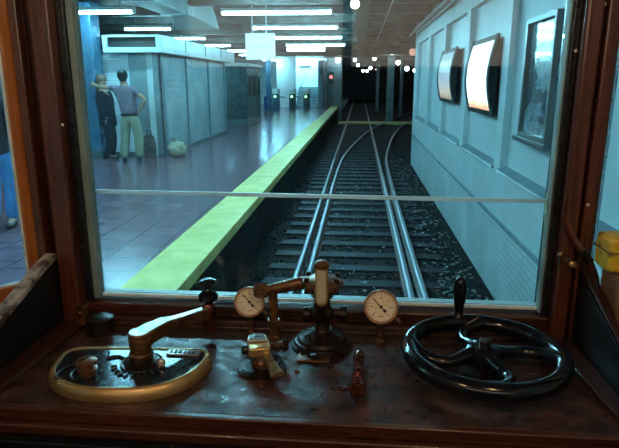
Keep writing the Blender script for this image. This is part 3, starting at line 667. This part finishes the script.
# front wall
struct('wall_front', MB().box(-.90, .64, 1.45, 1.52, -1.6, -.665).box(-.90, .64, 1.45, 1.52, ZT, ZC), dwood, .003)
struct('trim_1', MB().box(-.819, -.766, 1.395, 1.50, ZD, ZC), wood, .006)                # left window post
struct('trim_2', MB().box(-.848, -.819, 1.43, 1.50, ZD, ZC), dwood, .004)               # recessed strip
struct('trim_3', MB().box(-.766, -.745, 1.43, 1.50, ZD+.05, ZC), black, .003)
struct('trim_4', MB().cyl((-.833, 1.43, ZD), (-.833, 1.43, ZC), .008, n=12), dwood)
struct('trim_5', MB().box(-.872, -.848, 1.395, 1.46, ZD, ZC), wood, .005)
struct('trim_6', MB().box(.512, .548, 1.395, 1.50, ZD, ZC), wood, .006)
struct('trim_7', MB().box(.548, .560, 1.43, 1.50, ZD, ZC), dwood, .003)
struct('trim_8', MB().box(.560, .592, 1.405, 1.50, ZD, ZC), wood, .006)
struct('trim_9', MB().cyl((.554, 1.425, ZD), (.554, 1.425, ZC), .006, n=12), dwood)
struct('trim_10', MB().box(.592, .603, 1.43, 1.50, -1.6, ZC), black, .003)
struct('trim_11', MB().box(.494, .512, 1.43, 1.50, ZD+.05, ZC), black, .003)
# front window
w1 = MB().box(-.745, -.727, 1.44, 1.475, -.60, ZT).box(.489, .494, 1.44, 1.475, -.60, ZT).box(-.727, .4865, 1.44, 1.475, ZT-.02, ZT).build('window_1', putty, None, .003); w1['kind'] = 'structure'
structp('pane', MB().box(-.727, .4865, 1.462, 1.466, -.588, ZT-.02), glass, w1)
structp('crossbar', MB().quadbox((-.740, 1.480, -.296), (.492, 1.480, -.302), .010, .010), whitestrip, w1)
structp('window_sill', MB().box(-.745, .494, 1.456, 1.50, -.599, -.590), whitestrip, w1, .003)
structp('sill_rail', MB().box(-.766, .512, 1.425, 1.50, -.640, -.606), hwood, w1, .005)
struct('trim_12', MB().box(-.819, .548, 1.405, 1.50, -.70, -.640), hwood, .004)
struct('trim_13', MB().box(-.80, .535, 1.385, 1.41, -.664, -.648), dwood, .004)
# left slanted window
w2 = along(CL, dl, 0, .034, -.75, ZC, .04, .02).build('window_2', orange, None, .004); w2['kind'] = 'structure'
structp('bottom_rail', along(CL, dl, .034, .42, -.60, -.540, .04, .02), orange, w2, .004)
structp('bead', along(CL, dl, .033, .038, -.540, ZC, .014, .02), whitestrip, w2)
structp('sill_bead', along(CL, dl, .034, .42, -.540, -.535, .014, .02), whitestrip, w2)
structp('pane', along(CL, dl, .036, .42, -.536, ZC, .004, .024), glass, w2)
struct('wall_left_bay', along(CL, dl, 0, .40, -1.6, -.60, .04, .02), dwood)
# right slanted window
w3 = along(CR, dr, .0, .012, -.75, ZC, .05).build('window_3', black, None, .003); w3['kind'] = 'structure'
structp('bottom_rail', along(CR, dr, .012, .45, -.66, -.60, .04), wood, w3, .004)
structp('pane', along(CR, dr, .012, .45, -.60, ZC, .004), glass, w3)
struct('wall_right_bay', along(CR, dr, 0, .48, -1.6, -.66, .04), dwood)
# screws in the posts
scr = [(62.5, 125, 1.394), (55, 178, 1.394), (576, 51, 1.394), (572, 155, 1.394), (605, 4, 1.404), (597, 101, 1.404), (588, 205, 1.404)]
for k, (px, py, Y) in enumerate(scr):
    p = atY(px, py, Y); o = MB().lathe([(.0045, 0), (.0045, .001), (.0025, .003), (.0005, .0035)], p+V((0,.0005,0)), (0,-1,0), 12)
    o = struct('trim_screw', o, (polished, iron)[k % 2 if k else 0])
# boards either side of the desk
def gusset(name, x0, x1, label, top):
    t = thing(name, label, 'panel', (x0, 1.2, -1.0))
    My = Matrix(((0,0,1,0),(1,0,0,0),(0,1,0,0),(0,0,0,1)))     # (y,z) polygon extruded in x
    pts = [(.60, -1.2), (1.395, -1.2)] + [(y, z-.012) for y, z in top]
    MB().prism(pts, x0, x1, My).build('board', boardm, t, .003)
    m_ = MB()
    tp = [V(((x0+x1)/2, y, z)) for y, z in top]
    for a, b in zip(tp, tp[1:]): m_.quadbox(a, b, (x1-x0)+(.010 if x0 < 0 else .002), .018 if x0 < 0 else .010)
    m_.build('capping', wornsheen if x0 < 0 else ywood, t, .004)
    return t
gusset('side_board', -.845, -.822, 'black painted side board with worn sloping top left of the desk', [(1.40, -.462), (1.33, -.478), (1.25, -.506), (1.16, -.532), (1.08, -.562), (1.02, -.60), (.8, -.63), (.60, -.66)])
gusset('side_board', .565, .583, 'dark side board with a straight sloping top right of the desk', [(1.40, -.452), (1.16, -.540), (.60, -.745)])

# ------------------------------------------------------------------ desk
t = thing('control_desk', 'worn dark brown driving desk with moulded front edge below the window', 'desk', (-.13, 1.2, -1.6))
MB().box(-.815, .562, .995, 1.405, ZD-.022, ZD).build('desk_top', desk_m, t, .003)
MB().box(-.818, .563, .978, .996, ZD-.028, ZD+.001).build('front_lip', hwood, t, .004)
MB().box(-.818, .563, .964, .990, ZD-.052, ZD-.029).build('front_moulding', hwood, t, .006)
MB().box(-.818, .563, .975, .995, ZD-.14, ZD-.053).build('apron', dwood, t, .003)
MB().add([(-.818,1.0,ZD),(-.768,1.0,ZD),(-.745,1.385,ZD),(-.818,1.385,ZD),(-.818,1.0,ZD+.012),(-.772,1.0,ZD+.012),(-.749,1.385,ZD+.012),(-.818,1.385,ZD+.012)], [(0,3,2,1),(4,5,6,7),(0,1,5,4),(1,2,6,5),(2,3,7,6),(3,0,4,7)]).build('side_moulding', ywood, t, .003)
MB().add([(.563,1.0,ZD),(.527,1.0,ZD),(.50,1.385,ZD),(.563,1.385,ZD),(.563,1.0,ZD+.012),(.531,1.0,ZD+.012),(.504,1.385,ZD+.012),(.563,1.385,ZD+.012)], [(0,1,2,3),(7,6,5,4),(0,4,5,1),(1,5,6,2),(2,6,7,3),(3,7,4,0)]).build('side_moulding', ywood, t, .003)
MB().box(-.60, -.19, 1.00, 1.03, -1.6, ZD-.14).box(.45,.5,1.0,1.03,-1.6,ZD-.14).build('leg_panel', dwood, t, .003)
# metal strip under the moulding
single('metal_strip', MB().box(-.80, -.28, .951, .974, ZD-.088, ZD-.060), cast, 'scuffed dark blue metal strip under the desk edge, bottom left', 'strip', bevel=.003)

# ------------------------------------------------------------------ controller (left)
def smooth_poly(ctrl, n=8):
    """Catmull-Rom closed polygon"""
    out = []; m = len(ctrl)
    for i in range(m):
        p0, p1, p2, p3 = ctrl[i-1], ctrl[i], ctrl[(i+1) % m], ctrl[(i+2) % m]
        for k in range(n):
            t_ = k/n
            out.append(tuple(.5*((2*p1[a])+(-p0[a]+p2[a])*t_+(2*p0[a]-5*p1[a]+4*p2[a]-p3[a])*t_*t_+(-p0[a]+3*p1[a]-3*p2[a]+p3[a])*t_**3) for a in (0, 1)))
    return out
def inset(poly, d):
    n = len(poly); out = []
    area = sum(poly[i][0]*poly[(i+1)%n][1]-poly[(i+1)%n][0]*poly[i][1] for i in range(n)); s = 1 if area > 0 else -1
    for i in range(n):
        a, b = V(poly[i-1]), V(poly[(i+1) % n]); t_ = (b-a).normalized(); nn = V((-t_.y, t_.x))*s
        out.append((poly[i][0]+nn.x*d, poly[i][1]+nn.y*d))
    return out
zc = ZD+.008
pix = [(205, 355.5), (210.5, 361), (206, 370), (193, 381), (172, 391), (145, 397), (110, 398.5), (78, 396), (57, 388.5), (50.5, 379), (56, 368), (65, 358.5), (80, 353.5), (105, 353.2), (140, 353.6), (175, 354.3), (195, 354.8)]
pol = [tuple(atZ(px, py, zc)[:2]) for px, py in pix]
pol = smooth_poly(pol, 5)
cx = sum(p[0] for p in pol)/len(pol); cy = sum(p[1] for p in pol)/len(pol)
t = thing('motor_controller', 'brass-rimmed power controller with a long crank handle at the left of the desk', 'controller', (cx, cy, ZD))
def ringmesh(levels):
    """levels: list of (polygon, z) bridged"""
    vs = []; fs = []; n = len(levels[0][0])
    for p, z in levels: vs += [(x, y, z) for x, y in p]
    for i in range(len(levels)-1):
        for k in range(n): fs.append((i*n+k, i*n+(k+1)%n, (i+1)*n+(k+1)%n, (i+1)*n+k))
    return MB().add(vs, fs)
lv = [(inset(pol, -.004), ZD), (inset(pol, -.005), ZD+.006), (inset(pol, -.004), ZD+.014), (inset(pol, -.001), ZD+.022), (inset(pol, .004), ZD+.0275), (inset(pol, .009), ZD+.029), (inset(pol, .012), ZD+.028), (inset(pol, .013), ZD+.022)]
ringmesh(lv).build('brass_rim', brass, t)
MB().prism(inset(pol, .0125), ZD+.004, ZD+.0255).build('cover_plate', cast, t)
# raised cast ornaments on the plate
m_ = MB()
def arc(cx_, cy_, r, a0, a1, w_, z=ZD+.028):
    m_.tube([(cx_+r*cos(radians(a0+(a1-a0)*k/12)), cy_+r*sin(radians(a0+(a1-a0)*k/12)), z) for k in range(13)], w_, 8)
kp = atZ(88, 374, ZD+.026)
hp = atZ(142, 363, ZD+.026)
arc(kp.x, kp.y, .036, 100, 250, .0035); arc(kp.x-.015, kp.y, .052, 120, 215, .0035)
arc(hp.x, hp.y, .047, 0, 360, .003)
for a in range(200, 350, 14): m_.tube([(hp.x+.055*cos(radians(a)), hp.y+.055*sin(radians(a)), ZD+.028), (hp.x+.068*cos(radians(a)), hp.y+.068*sin(radians(a)), ZD+.028)], .0028, 6)
m_.tube([(kp.x+.01, kp.y+.075, ZD+.028), (kp.x+.035, kp.y+.085, ZD+.028), (kp.x+.06, kp.y+.07, ZD+.028)], .0035, 8)
m_.build('cast_ornament', mat('worn_cast_edge', (.05, .055, .058), .35, .6), t)
q1 = atZ(186, 353, ZD+.028)
pl = MB().box(q1.x-.045, q1.x+.035, q1.y-.014, q1.y+.012, ZD+.026, ZD+.031).build('label_plate', mat('nickel_plate', (.4, .42, .42), .3, .8), t, .002)
m_ = MB(); x = q1.x-.038
for wd in (.008, .007, .010, .006, .008, .009): m_.box(x, x+wd*.75, q1.y-.007, q1.y+.006, ZD+.031, ZD+.0325); x += wd+.003
m_.build('embossed_marks', ink, pl)
MB().lathe([(.017, 0), (.017, .012), (.021, .014), (.021, .019), (.015, .021), (.015, .028), (.023, .030), (.023, .038), (.018, .041)], (kp.x, kp.y, ZD+.022), n=28).build('knob', bronze, t)
o = MB().lathe([(.040, 0), (.040, .006), (.028, .010), (.024, .022), (.022, .028)], (hp.x, hp.y, ZD+.026)).build('spindle_base', iron, t)
MB().lathe([(.027, .018), (.028, .026), (.024, .030), (.0235, .060), (.026, .060), (.025, .066)], (hp.x, hp.y, ZD+.026)).build('spindle', bronze, t)
# crank arm from spindle to grip
zA = ZD+.103
g0 = V((hp.x-.002, hp.y+.004, zA)); g1 = V(((atY(209, 312, 1.335)).x, 1.335, ZD+.085))
prof = [(0, .026, zA), (.15, .023, zA+.003), (.33, .018, zA+.004), (.48, .013, zA-.002), (.66, .011, zA-.006), (.85, .011, zA-.010), (1, .014, zA-.014)]
vs = []; fs = []; vt = []
d = (g1-g0); d.z = 0; ln = d.length; d.normalize(); r_ = V((d.y, -d.x, 0))
for s_, wd, z in prof:
    p = g0+d*(s_*ln); th = .032 if s_ < .4 else .027
    for a, b in ((-1, -th), (1, -th), (1, -.003), (.8, 0), (-.8, 0), (-1, -.003)): vs.append((p.x+r_.x*a*wd, p.y+r_.y*a*wd, z+b))
n = 6
for i in range(len(prof)-1):
    for k in range(n): fs.append((i*n+k, i*n+(k+1)%n, (i+1)*n+(k+1)%n, (i+1)*n+k))
fs += [tuple(range(n))[::-1], tuple((len(prof)-1)*n+k for k in range(n))]
cr = MB().add(vs, fs); cr.lathe([(.026, -.032), (.026, -.003), (.023, 0)], g0, n=24)
crank = cr.build('crank_arm', bronze, t, .0015)
vs = []; fs = []
for s_, wd, z in prof:
    p = g0+d*(s_*ln)
    for a, b in ((-.86, .0), (.86, .0), (.80, .0015), (-.80, .0015)): vs.append((p.x+r_.x*a*wd, p.y+r_.y*a*wd, z+b))
for i in range(len(prof)-1):
    for k in range(4): fs.append((i*4+k, i*4+(k+1)%4, (i+1)*4+(k+1)%4, (i+1)*4+k))
fs += [(3,2,1,0), tuple((len(prof)-1)*4+k for k in range(4))]
MB().add(vs, fs).lathe([(.0235, 0), (.0225, .0015)], g0, n=24).build('worn_top', polished, crank)
gz = ZD+.020
MB().lathe([(.012, 0), (.0165, .002), (.0165, .04), (.018, .043), (.018, .078), (.015, .082)], (g1.x, g1.y, gz)).build('grip_sleeve', copper, t)
gt = gz+.082
MB().lathe([(.010, 0), (.015, .004), (.024, .010), (.026, .020), (.020, .028), (.010, .034), (.007, .040), (.008, .046), (.018, .050), (.0225, .055), (.021, .061), (.010, .066)], (g1.x, g1.y, gt)).build('grip', enamel, t)
sp = atZ(160, 372, ZD+.03)
MB().lathe([(.010, 0), (.010, .012), (.007, .016)], (sp.x-.01, sp.y+.035, ZD+.026), n=6).build('bolt', polished, t)
# round cap at the back left
p = atZ(101, 331, ZD)
single('round_cap', MB().lathe([(.040, 0), (.040, .008), (.034, .010), (.033, .030), (.037, .032), (.037, .040), (.030, .044), (.008, .046)], (p.x, p.y-.0, ZD)), iron, 'dark round cap at the back left corner of the desk', 'cap')
# bracket in the left corner
p = atZ(82, 330, ZD)

# ------------------------------------------------------------------ reverser / isolating cock with brass lever
p = atZ(262, 368, ZD)
t = thing('control_cock', 'small brass lever cock with a white-edged label plate, left of the brake valve', 'valve', (p.x, p.y, ZD))
b = V((p.x, p.y, ZD))
MB().lathe([(.058, 0), (.058, .003), (.054, .005)], b).build('base_ring', iron, t)
MB().lathe([(.026, .003), (.026, .016), (.020, .022), (.018, .040)], b+V((.0, .01, 0))).build('stem', bronze, t)
zt_ = ZD+.052
A = V((p.x-.010, p.y+.02, zt_)); 
pr = [(atZ(244, 332, zt_+.012)), (atZ(268, 327.5, zt_+.012))]
# head block
lp = atZ(257, 340, zt_+.01)
Mh = Matrix.Translation((lp.x+.006, lp.y-.01, zt_-.006)) @ Matrix.Rotation(radians(14), 4, 'Z')
hd_ = MB().obox(Mh, .052, .056, .026).build('head', brass, t, .006)
hp2 = Matrix.Translation((lp.x-.002, lp.y+.012, zt_+.009)) @ Matrix.Rotation(radians(12), 4, 'Z')
po = [(-.024, -.019), (.024, -.019), (.022, .006), (.012, .019), (-.006, .021), (-.021, .010)]
lpz = MB().prism(po, 0, .004, hp2).build('label_plate', mat('pale_plate', (.62, .66, .64), .4, .3), t, .001)
MB().prism([(x*.82, y*.80) for x, y in po], .004, .0055, hp2).build('dark_field', mat('dark_field', (.03, .05, .06), .4), lpz)
MB().obox(hp2 @ Matrix.Translation((0, 0, .006)), .016, .007, .002).build('embossed_mark', mat('pale_mark', (.3, .38, .4), .4), lpz)
# lever tongue sweeping towards the front
e = [atZ(262, 346, ZD+.045), atZ(266, 352, ZD+.045), atZ(270, 360, ZD+.040), atZ(274, 368, ZD+.034), atZ(278, 374, ZD+.030)]
wd = [.014, .011, .0095, .013, .017]; vs = []; fs = []
for i, (q_, w_) in enumerate(zip(e, wd)):
    dd = (e[min(i+1, 4)]-e[max(i-1, 0)]).normalized(); r_ = V((dd.y, -dd.x, 0)).normalized()
    for a, bz in ((-1, -.009), (1, -.009), (1, .0), (.5, .004), (-.5, .004), (-1, 0)): vs.append(q_+r_*(a*w_)+V((0,0,bz)))
for i in range(4):
    for k in range(6): fs.append((i*6+k, i*6+(k+1)%6, (i+1)*6+(k+1)%6, (i+1)*6+k))
fs += [tuple(range(6))[::-1], tuple(24+k for k in range(6))]
MB().add(vs, fs).build('lever', noisy(mat('yellowed_brass', (.5, .4, .2), .3, .8), (.32, .22, .09), (.66, .56, .34), (40, 40, 40), 6), t, .002)
q_ = atZ(246, 350, ZD+.04)
MB().ball(q_, .012, 10).build('side_knob', black, t)
MB().cyl(q_, lp+V((0, -.02, -.015)), .006, n=10).build('side_pin', bronze, t)
q_ = atZ(285, 345, ZD+.04)
MB().cyl(lp+V((.01, -.01, -.012)), q_, .008, .010, n=12).build('cross_pin', bronze, t)
MB().lathe([(.014, -.006), (.016, 0), (.012, .008)], q_, (1, .2, 0), 14).build('pin_nut', iron, t)
for px, py in ((240, 376), (262, 388), (297, 372)): q_ = atZ(px, py, ZD); MB().lathe([(.006, 0), (.006, .004), (.003, .006)], (q_.x, q_.y, ZD+.0), n=6).build('bolt', bronze, t)

# ------------------------------------------------------------------ gauges
def gauge(px, py, rpx, Y, angle, label, tilt):
    c = atY(px, py, Y); r = rpx*Y/FPX*1.0
    t = thing('pressure_gauge', label, 'gauge', (c.x, Y, ZD), 'pressure gauges')
    ax = V((-c.x*.6, -1, tilt)).normalized()
    ri = V((0,0,1)).cross(ax).normalized(); ri = -ri if ri.x < 0 else ri; up = ax.cross(ri); up = -up if up.z < 0 else up
    MB().lathe([(r*.7, -.022), (r*.95, -.016), (r, -.004), (r*1.02, .003), (r*.98, .008), (r*.86, .008), (r*.84, .003)], c, ax, 36).build('case', bronze, t)
    d = MB().lathe([(r*.86, .0), (r*.86, .0042)], c, ax, 36).build('dial', paper, t)
    m_ = MB()
    for k in range(19):
        a = radians(225-k*15); u = ri*cos(a)+up*sin(a); l0 = .66 if k % 3 == 0 else .72
        m_.quadbox(c+ax*.005+u*r*l0, c+ax*.005+u*r*.80, r*.035, .0008, ax)
    for k in range(0, 19, 3):
        a = radians(225-k*15); u = ri*cos(a)+up*sin(a); m_.quadbox(c+ax*.005+u*r*.54-ri*r*.04, c+ax*.005+u*r*.54+ri*r*.04, r*.07, .0008, ax)
    m_.quadbox(c+ax*.005-up*r*.55-ri*r*.14, c+ax*.005-up*r*.55+ri*r*.14, r*.04, .0008, ax)
    m_.build('scale_marks', ink, d)
    a = radians(angle); u = ri*cos(a)+up*sin(a)
    m_ = MB().quadbox(c+ax*.0065-u*r*.42, c+ax*.0065+u*r*.66, r*.06, .001, ax).quadbox(c+ax*.0065-u*r*.42, c+ax*.0065-u*r*.22, r*.15, .001, ax)
    m_.lathe([(r*.09, .005), (r*.09, .009)], c, ax, 12); m_.build('needle', ink, t)
    MB().cyl((c.x, Y+.006, c.z-r*.85), (c.x, Y+.006, ZD+.0), .0065, n=12).lathe([(.012, 0), (.012, .010), (.008, .014)], (c.x, Y+.006, ZD), n=6).lathe([(.010, 0), (.010, .012)], (c.x, Y+.006, c.z-r-.014), n=6).build('stem', bronze, t)
    MB().cyl(c-up*r*.6+ri*r*.9-ax*.008, c-up*r*.85+ri*r*1.12-ax*.008, .006, n=8).build('screw_lug', bronze, t)
    return t
gauge(381, 307, 18.3, 1.335, 135, 'round pressure gauge with cream dial on its own stem, right of the brake valve', .42)
gauge(249.5, 302, 16.5, 1.36, 130, 'round pressure gauge with cream dial behind the brake valve arm, left of it', .40)

# ------------------------------------------------------------------ brake valve in the centre
p = atZ(322, 345, ZD)
bx, by = p.x, p.y
t = thing('brake_valve', 'bronze brake valve on a stepped round base with upright brass handle, centre of desk', 'brake valve', (bx, by, ZD))
MB().lathe([(.079, 0), (.079, .006), (.072, .010), (.070, .016), (.064, .018), (.060, .026), (.050, .030), (.044, .036), (.030, .040), (.024, .048)], (bx, by, ZD), n=40).build('stepped_base', iron, t)
MB().box(bx-.055, bx+.025, by-.098, by-.045, ZD-.0, ZD+.006).build('foot_plate', bronze, t, .002)
MB().lathe([(.012, 0), (.012, .010), (.008, .013)], (bx-.014, by-.084, ZD+.004), n=6).build('bolt', iron, t)
MB().lathe([(.024, .040), (.018, .052), (.018, .070), (.030, .078), (.034, .092), (.032, .102), (.022, .110), (.020, .130), (.030, .138)], (bx, by, ZD), n=28).build('valve_body', iron, t)
MB().lathe([(.024, .136), (.032, .150), (.052, .158), (.055, .166), (.055, .176), (.046, .182), (.030, .186), (.018, .188)], (bx, by, ZD), n=8).build('valve_head', bronze, t, .004)
for a in range(6):
    u = V((cos(a*pi/3+.5), sin(a*pi/3+.5), 0))*.043; MB().lathe([(.007, .150), (.007, .188), (.004, .191)], V((bx, by, ZD))+u, n=6).build('bolt', iron, t)
MB().lathe([(.022, 0), (.022, .018), (.016, .022)], (bx+.045, by, ZD+.088), (1,0,0), 16).build('side_boss', iron, t)
MB().lathe([(.02, 0), (.02, .016), (.014, .02)], (bx-.03, by-.004, ZD+.086), (-1, 0, 0), 16).build('side_boss', iron, t)
MB().cyl((bx+.03, by, ZD+.09), (bx+.052, by, ZD+.09), .014, n=14).build('side_neck', iron, t)
# arm and drop pipe to the left
y_ = by+.01
l0 = atY(263, 291, y_+.0); l1 = atY(300, 283, y_)
MB().tube([V((bx-.03, y_, l1.z)), l1, l0, l0+V((-.012, .0, -.004))], [.018, .016, .014, .012], 16).build('feed_arm', bronze, t)
MB().lathe([(.018, -.016), (.0205, -.010), (.0205, .012), (.016, .018)], l0+V((-.004,0,0)), (-1, 0, -.1), 6).build('union_nut', bronze, t)
dp = atY(273, 291, y_)
MB().cyl((dp.x, y_, dp.z), (dp.x, y_, ZD), .012, n=14).lathe([(.018, 0), (.018, .014), (.013, .02)], (dp.x, y_, ZD), n=6).lathe([(.017, 0), (.017, .018)], (dp.x, y_, ZD+.045), n=6).build('drop_pipe', bronze, t)
# upright brass handle facing the driver
yh = by-.052
h0 = atY(321.5, 306, yh); h1 = atY(321.5, 264, yh); hw = 7.2*1.27/FPX
def stadium(w_, h_, n=8):
    out = [(w_*cos(pi+pi*k/n), -h_/2+w_+w_*sin(pi+pi*k/n)) for k in range(n+1)]
    out += [(w_*cos(pi*k/n)*.9, h_/2-w_*.7+w_*.7*sin(pi*k/n)) for k in range(n+1)]
    return out
Mz = Matrix.Translation(((h0.x+h1.x)/2, yh, (h0.z+h1.z)/2)) @ Matrix.Rotation(pi/2, 4, 'X')
HH = (h1.z-h0.z)
hh = MB().prism(stadium(hw, HH), -.012, .008, Mz).build('handle', brass, t, .003)
MB().prism(stadium(hw*.72, HH*.84), .008, .010, Mz).build('worn_face', noisy(mat('pale_worn_brass', (.6, .55, .38), .35, .25), (.55, .50, .32), (.85, .80, .62), (20, 20, 20), 6), hh, .001)
zt3 = h1.z
MB().lathe([(hw*1.05, -.012), (hw*1.15, -.008), (hw*1.15, 0), (hw*.7, .006), (hw*.3, .008)], ((h0.x+h1.x)/2, yh+.006, zt3), n=20).build('top_cap', bronze, t)
MB().cyl((bx, by, ZD+.155), ((h0.x+h1.x)/2, yh+.008, zt3-.02), .011, n=12).build('handle_neck', bronze, t)
MB().cyl((bx, by-.03, ZD+.095), ((h0.x+h1.x)/2, yh+.008, h0.z+.012), .012, n=12).build('lower_neck', iron, t)

# ------------------------------------------------------------------ red copper push valve at the front
a = atZ(357, 392, ZD+.022); b = atZ(359, 352, ZD+.020)
t = thing('drain_cock', 'small shiny copper-red cock lying flat near the front edge', 'valve', (a.x, a.y, ZD))
ax = (b-a).normalized(); Ln = (b-a).length
MB().lathe([(.012, 0), (.0165, .002), (.018, .008), (.018, .018), (.014, .022)], a, ax, 20).build('end_cap', copper, t)
MB().lathe([(.012, .02), (.012, .045), (.015, .047), (.015, .062), (.011, .065), (.011, Ln*.72), (.013, Ln*.74), (.013, Ln*.93), (.008, Ln)], a, ax, 18).build('barrel', copper, t)
MB().cyl((a+ax*.03)+V((0,0,-.012)), V(((a+ax*.03).x, (a+ax*.03).y, ZD)), .009, n=10).build('foot', bronze, t)
MB().cyl((a+ax*Ln*.8)+V((0,0,-.01)), V(((a+ax*Ln*.8).x, (a+ax*Ln*.8).y, ZD)), .008, n=10).build('foot', bronze, t)
m0 = a+ax*.025
MB().tube([m0+V((-.012, 0, -.006)), m0+V((-.028, .004, -.012)), m0+V((-.038, .012, -.016))], [.006, .005, .006], 10).build('side_lug', copper, t)
MB().lathe([(.006, 0), (.010, .004), (.006, .014), (.008, .018), (.003, .021)], a+ax*.054+V((0,0,.008)), n=12).build('top_screw', copper, t)

# ------------------------------------------------------------------ hand wheel (right)
wc = V((.300, 1.212, ZD+.052)); R = .172; rt = .0205
t = thing('hand_brake_wheel', 'big glossy black handbrake wheel with four curved spokes at the right of the desk', 'hand wheel', (wc.x, wc.y, ZD))
MB().tube([(wc.x+R*cos(2*pi*k/72), wc.y+R*sin(2*pi*k/72), wc.z) for k in range(72)], rt, 18, closed=True).build('rim', enamel, t)
for s_ in range(4):
    a0 = radians(12+90*s_); pts = []; rr = []
    for k in range(13):
        f_ = k/12; rad_ = .025+(R-.025)*f_; ang = a0 + .62*math.sin(f_*pi*1.0)*(.55) - .42*f_
        pts.append((wc.x+rad_*cos(ang), wc.y+rad_*sin(ang), wc.z+.002-.012*sin(pi*f_))); rr.append(.0175-.003*sin(pi*f_)+(.002 if k > 10 else 0))
    MB().tube(pts, rr, 12).build('spoke', enamel, t)
MB().lathe([(.040, -.010), (.043, .0), (.040, .010), (.030, .016), (.018, .018)], wc, n=32).build('hub', enamel, t)
MB().lathe([(.015, .016), (.0155, .032), (.012, .036), (.009, .036)], wc, n=6).build('nut', black, t, .001)
MB().lathe([(.05, 0), (.05, .006), (.02, .010), (.018, .045)], (wc.x, wc.y, ZD), n=28).build('shaft', iron, t)
hx = atZ(461, 321, wc.z+.012)
ha = math.atan2(hx.y-wc.y, hx.x-wc.x); hx = V((wc.x+R*cos(ha), wc.y+R*sin(ha), wc.z+.012))
MB().lathe([(.013, 0), (.016, .006), (.012, .012), (.011, .022), (.012, .034), (.016, .052), (.0175, .068), (.0170, .082), (.0160, .092), (.0145, .100), (.0115, .107), (.006, .1115), (.001, .113)], hx, n=20).build('handle', enamel, t)

# ------------------------------------------------------------------ right side: yellow box on a wooden stand, cable
t = thing('yellow_box', 'chipped yellow painted box at the right edge in front of the side pane', 'box', (.66, 1.3, -.45))
MB().box(.568, .73, 1.255, 1.345, -.424, -.340).build('box_body', yellow, t, .014)
MB().box(.567, .731, 1.254, 1.346, -.376, -.372).build('lid_seam', noisy(mat('worn_seam', (.2, .13, .03), .6), (.05, .03, .02), (.4, .27, .04), (30, 30, 30), 6), t)
single('wooden_stand', MB().box(.588, .70, 1.235, 1.33, -1.58, -.425), noisy(mat('scratched_wood', (.15, .06, .03), .4), (.05, .02, .01), (.26, .12, .05), (22, 22, 10), 9, .35, .6, bump=.5, rvar=(.25, .6), dist=.003), 'scratched brown wooden stand under the yellow box', 'stand', bevel=.004)
pts = [atY(566, 215, 1.388), atY(569, 228, 1.386), atY(575, 241, 1.38), atY(583, 252, 1.372), atY(590, 262, 1.366), atY(595, 276, 1.36), atY(598, 292, 1.36)]
pp = []
for i in range(len(pts)-1):
    for k in range(4): pp.append(pts[i].lerp(pts[i+1], k/4))
t = thing('cable_conduit', 'dark red-brown conduit bending down the right window post', 'pipe', pts[-1])
MB().tube([V((pts[0].x-.001, 1.388, .6))]+pp+[pts[-1]], .0085, 12).build('conduit', wood, t)
MB().cyl(pts[3]-V((.003,0,-.004)), pts[4], .0115, n=14).build('sleeve', black, t)
MB().cyl(pts[-1], pts[-1]+V((.002, 0, -.04)), .006, n=10).build('bare_end', polished, t)
# worn bracket on the right post foot
p = atY(569, 258, 1.385)
t = thing('post_bracket', 'chipped brown bracket at the foot of the right window post', 'bracket', (p.x, 1.385, p.z-.03))
MB().obox(Matrix.Translation((p.x-.004, 1.380, p.z-.004)) @ Matrix.Rotation(radians(32), 4, 'Y'), .055, .022, .018).build('bracket_plate', bronze, t, .004)
MB().lathe([(.008, 0), (.008, .006), (.004, .009)], (p.x-.026, 1.372, p.z+.012), (0,-1,0), 8).build('bolt', bronze, t)
MB().lathe([(.009, 0), (.009, .004), (.004, .008)], (p.x+.004, 1.372, p.z-.012), (0,-1,0), 8).build('brass_bolt', brass, t)
# left post foot bracket
p = atY(83, 312, 1.385)
t = thing('post_bracket', 'small worn bracket at the foot of the left window post', 'bracket', (p.x, 1.38, p.z-.03))
MB().box(p.x-.014, p.x+.014, 1.368, 1.394, p.z-.035, p.z+.022).build('bracket_plate', bronze, t, .004)
MB().lathe([(.007, 0), (.007, .004), (.003, .007)], (p.x, 1.368, p.z+.004), (0,-1,0), 8).build('bolt', copper, t)

# ------------------------------------------------------------------ cab lamp above and behind the driver
def cab_lamp(x, y, label, e):
    t = thing('cab_lamp', label, 'lamp', (x, y, ZC-.1), 'cab ceiling lamps')
    MB().lathe([(.07, 0), (.07, -.012), (.05, -.03)], (x, y, ZC), n=24).build('lamp_base', brass, t)
    MB().ball((x, y, ZC-.065), .042, 12).build('globe', mat('cab_lamp_glass', (1, .9, .8), .3, emit=WARM, es=e), t)
cab_lamp(.35, .25, 'warm round cab ceiling lamp behind the viewer, above the hand wheel side', 120)
cab_lamp(-.55, .15, 'warm round cab ceiling lamp behind the viewer, above the crank handle side', 120)

for o in bpy.data.objects:
    if '_w' in o: del o['_w']
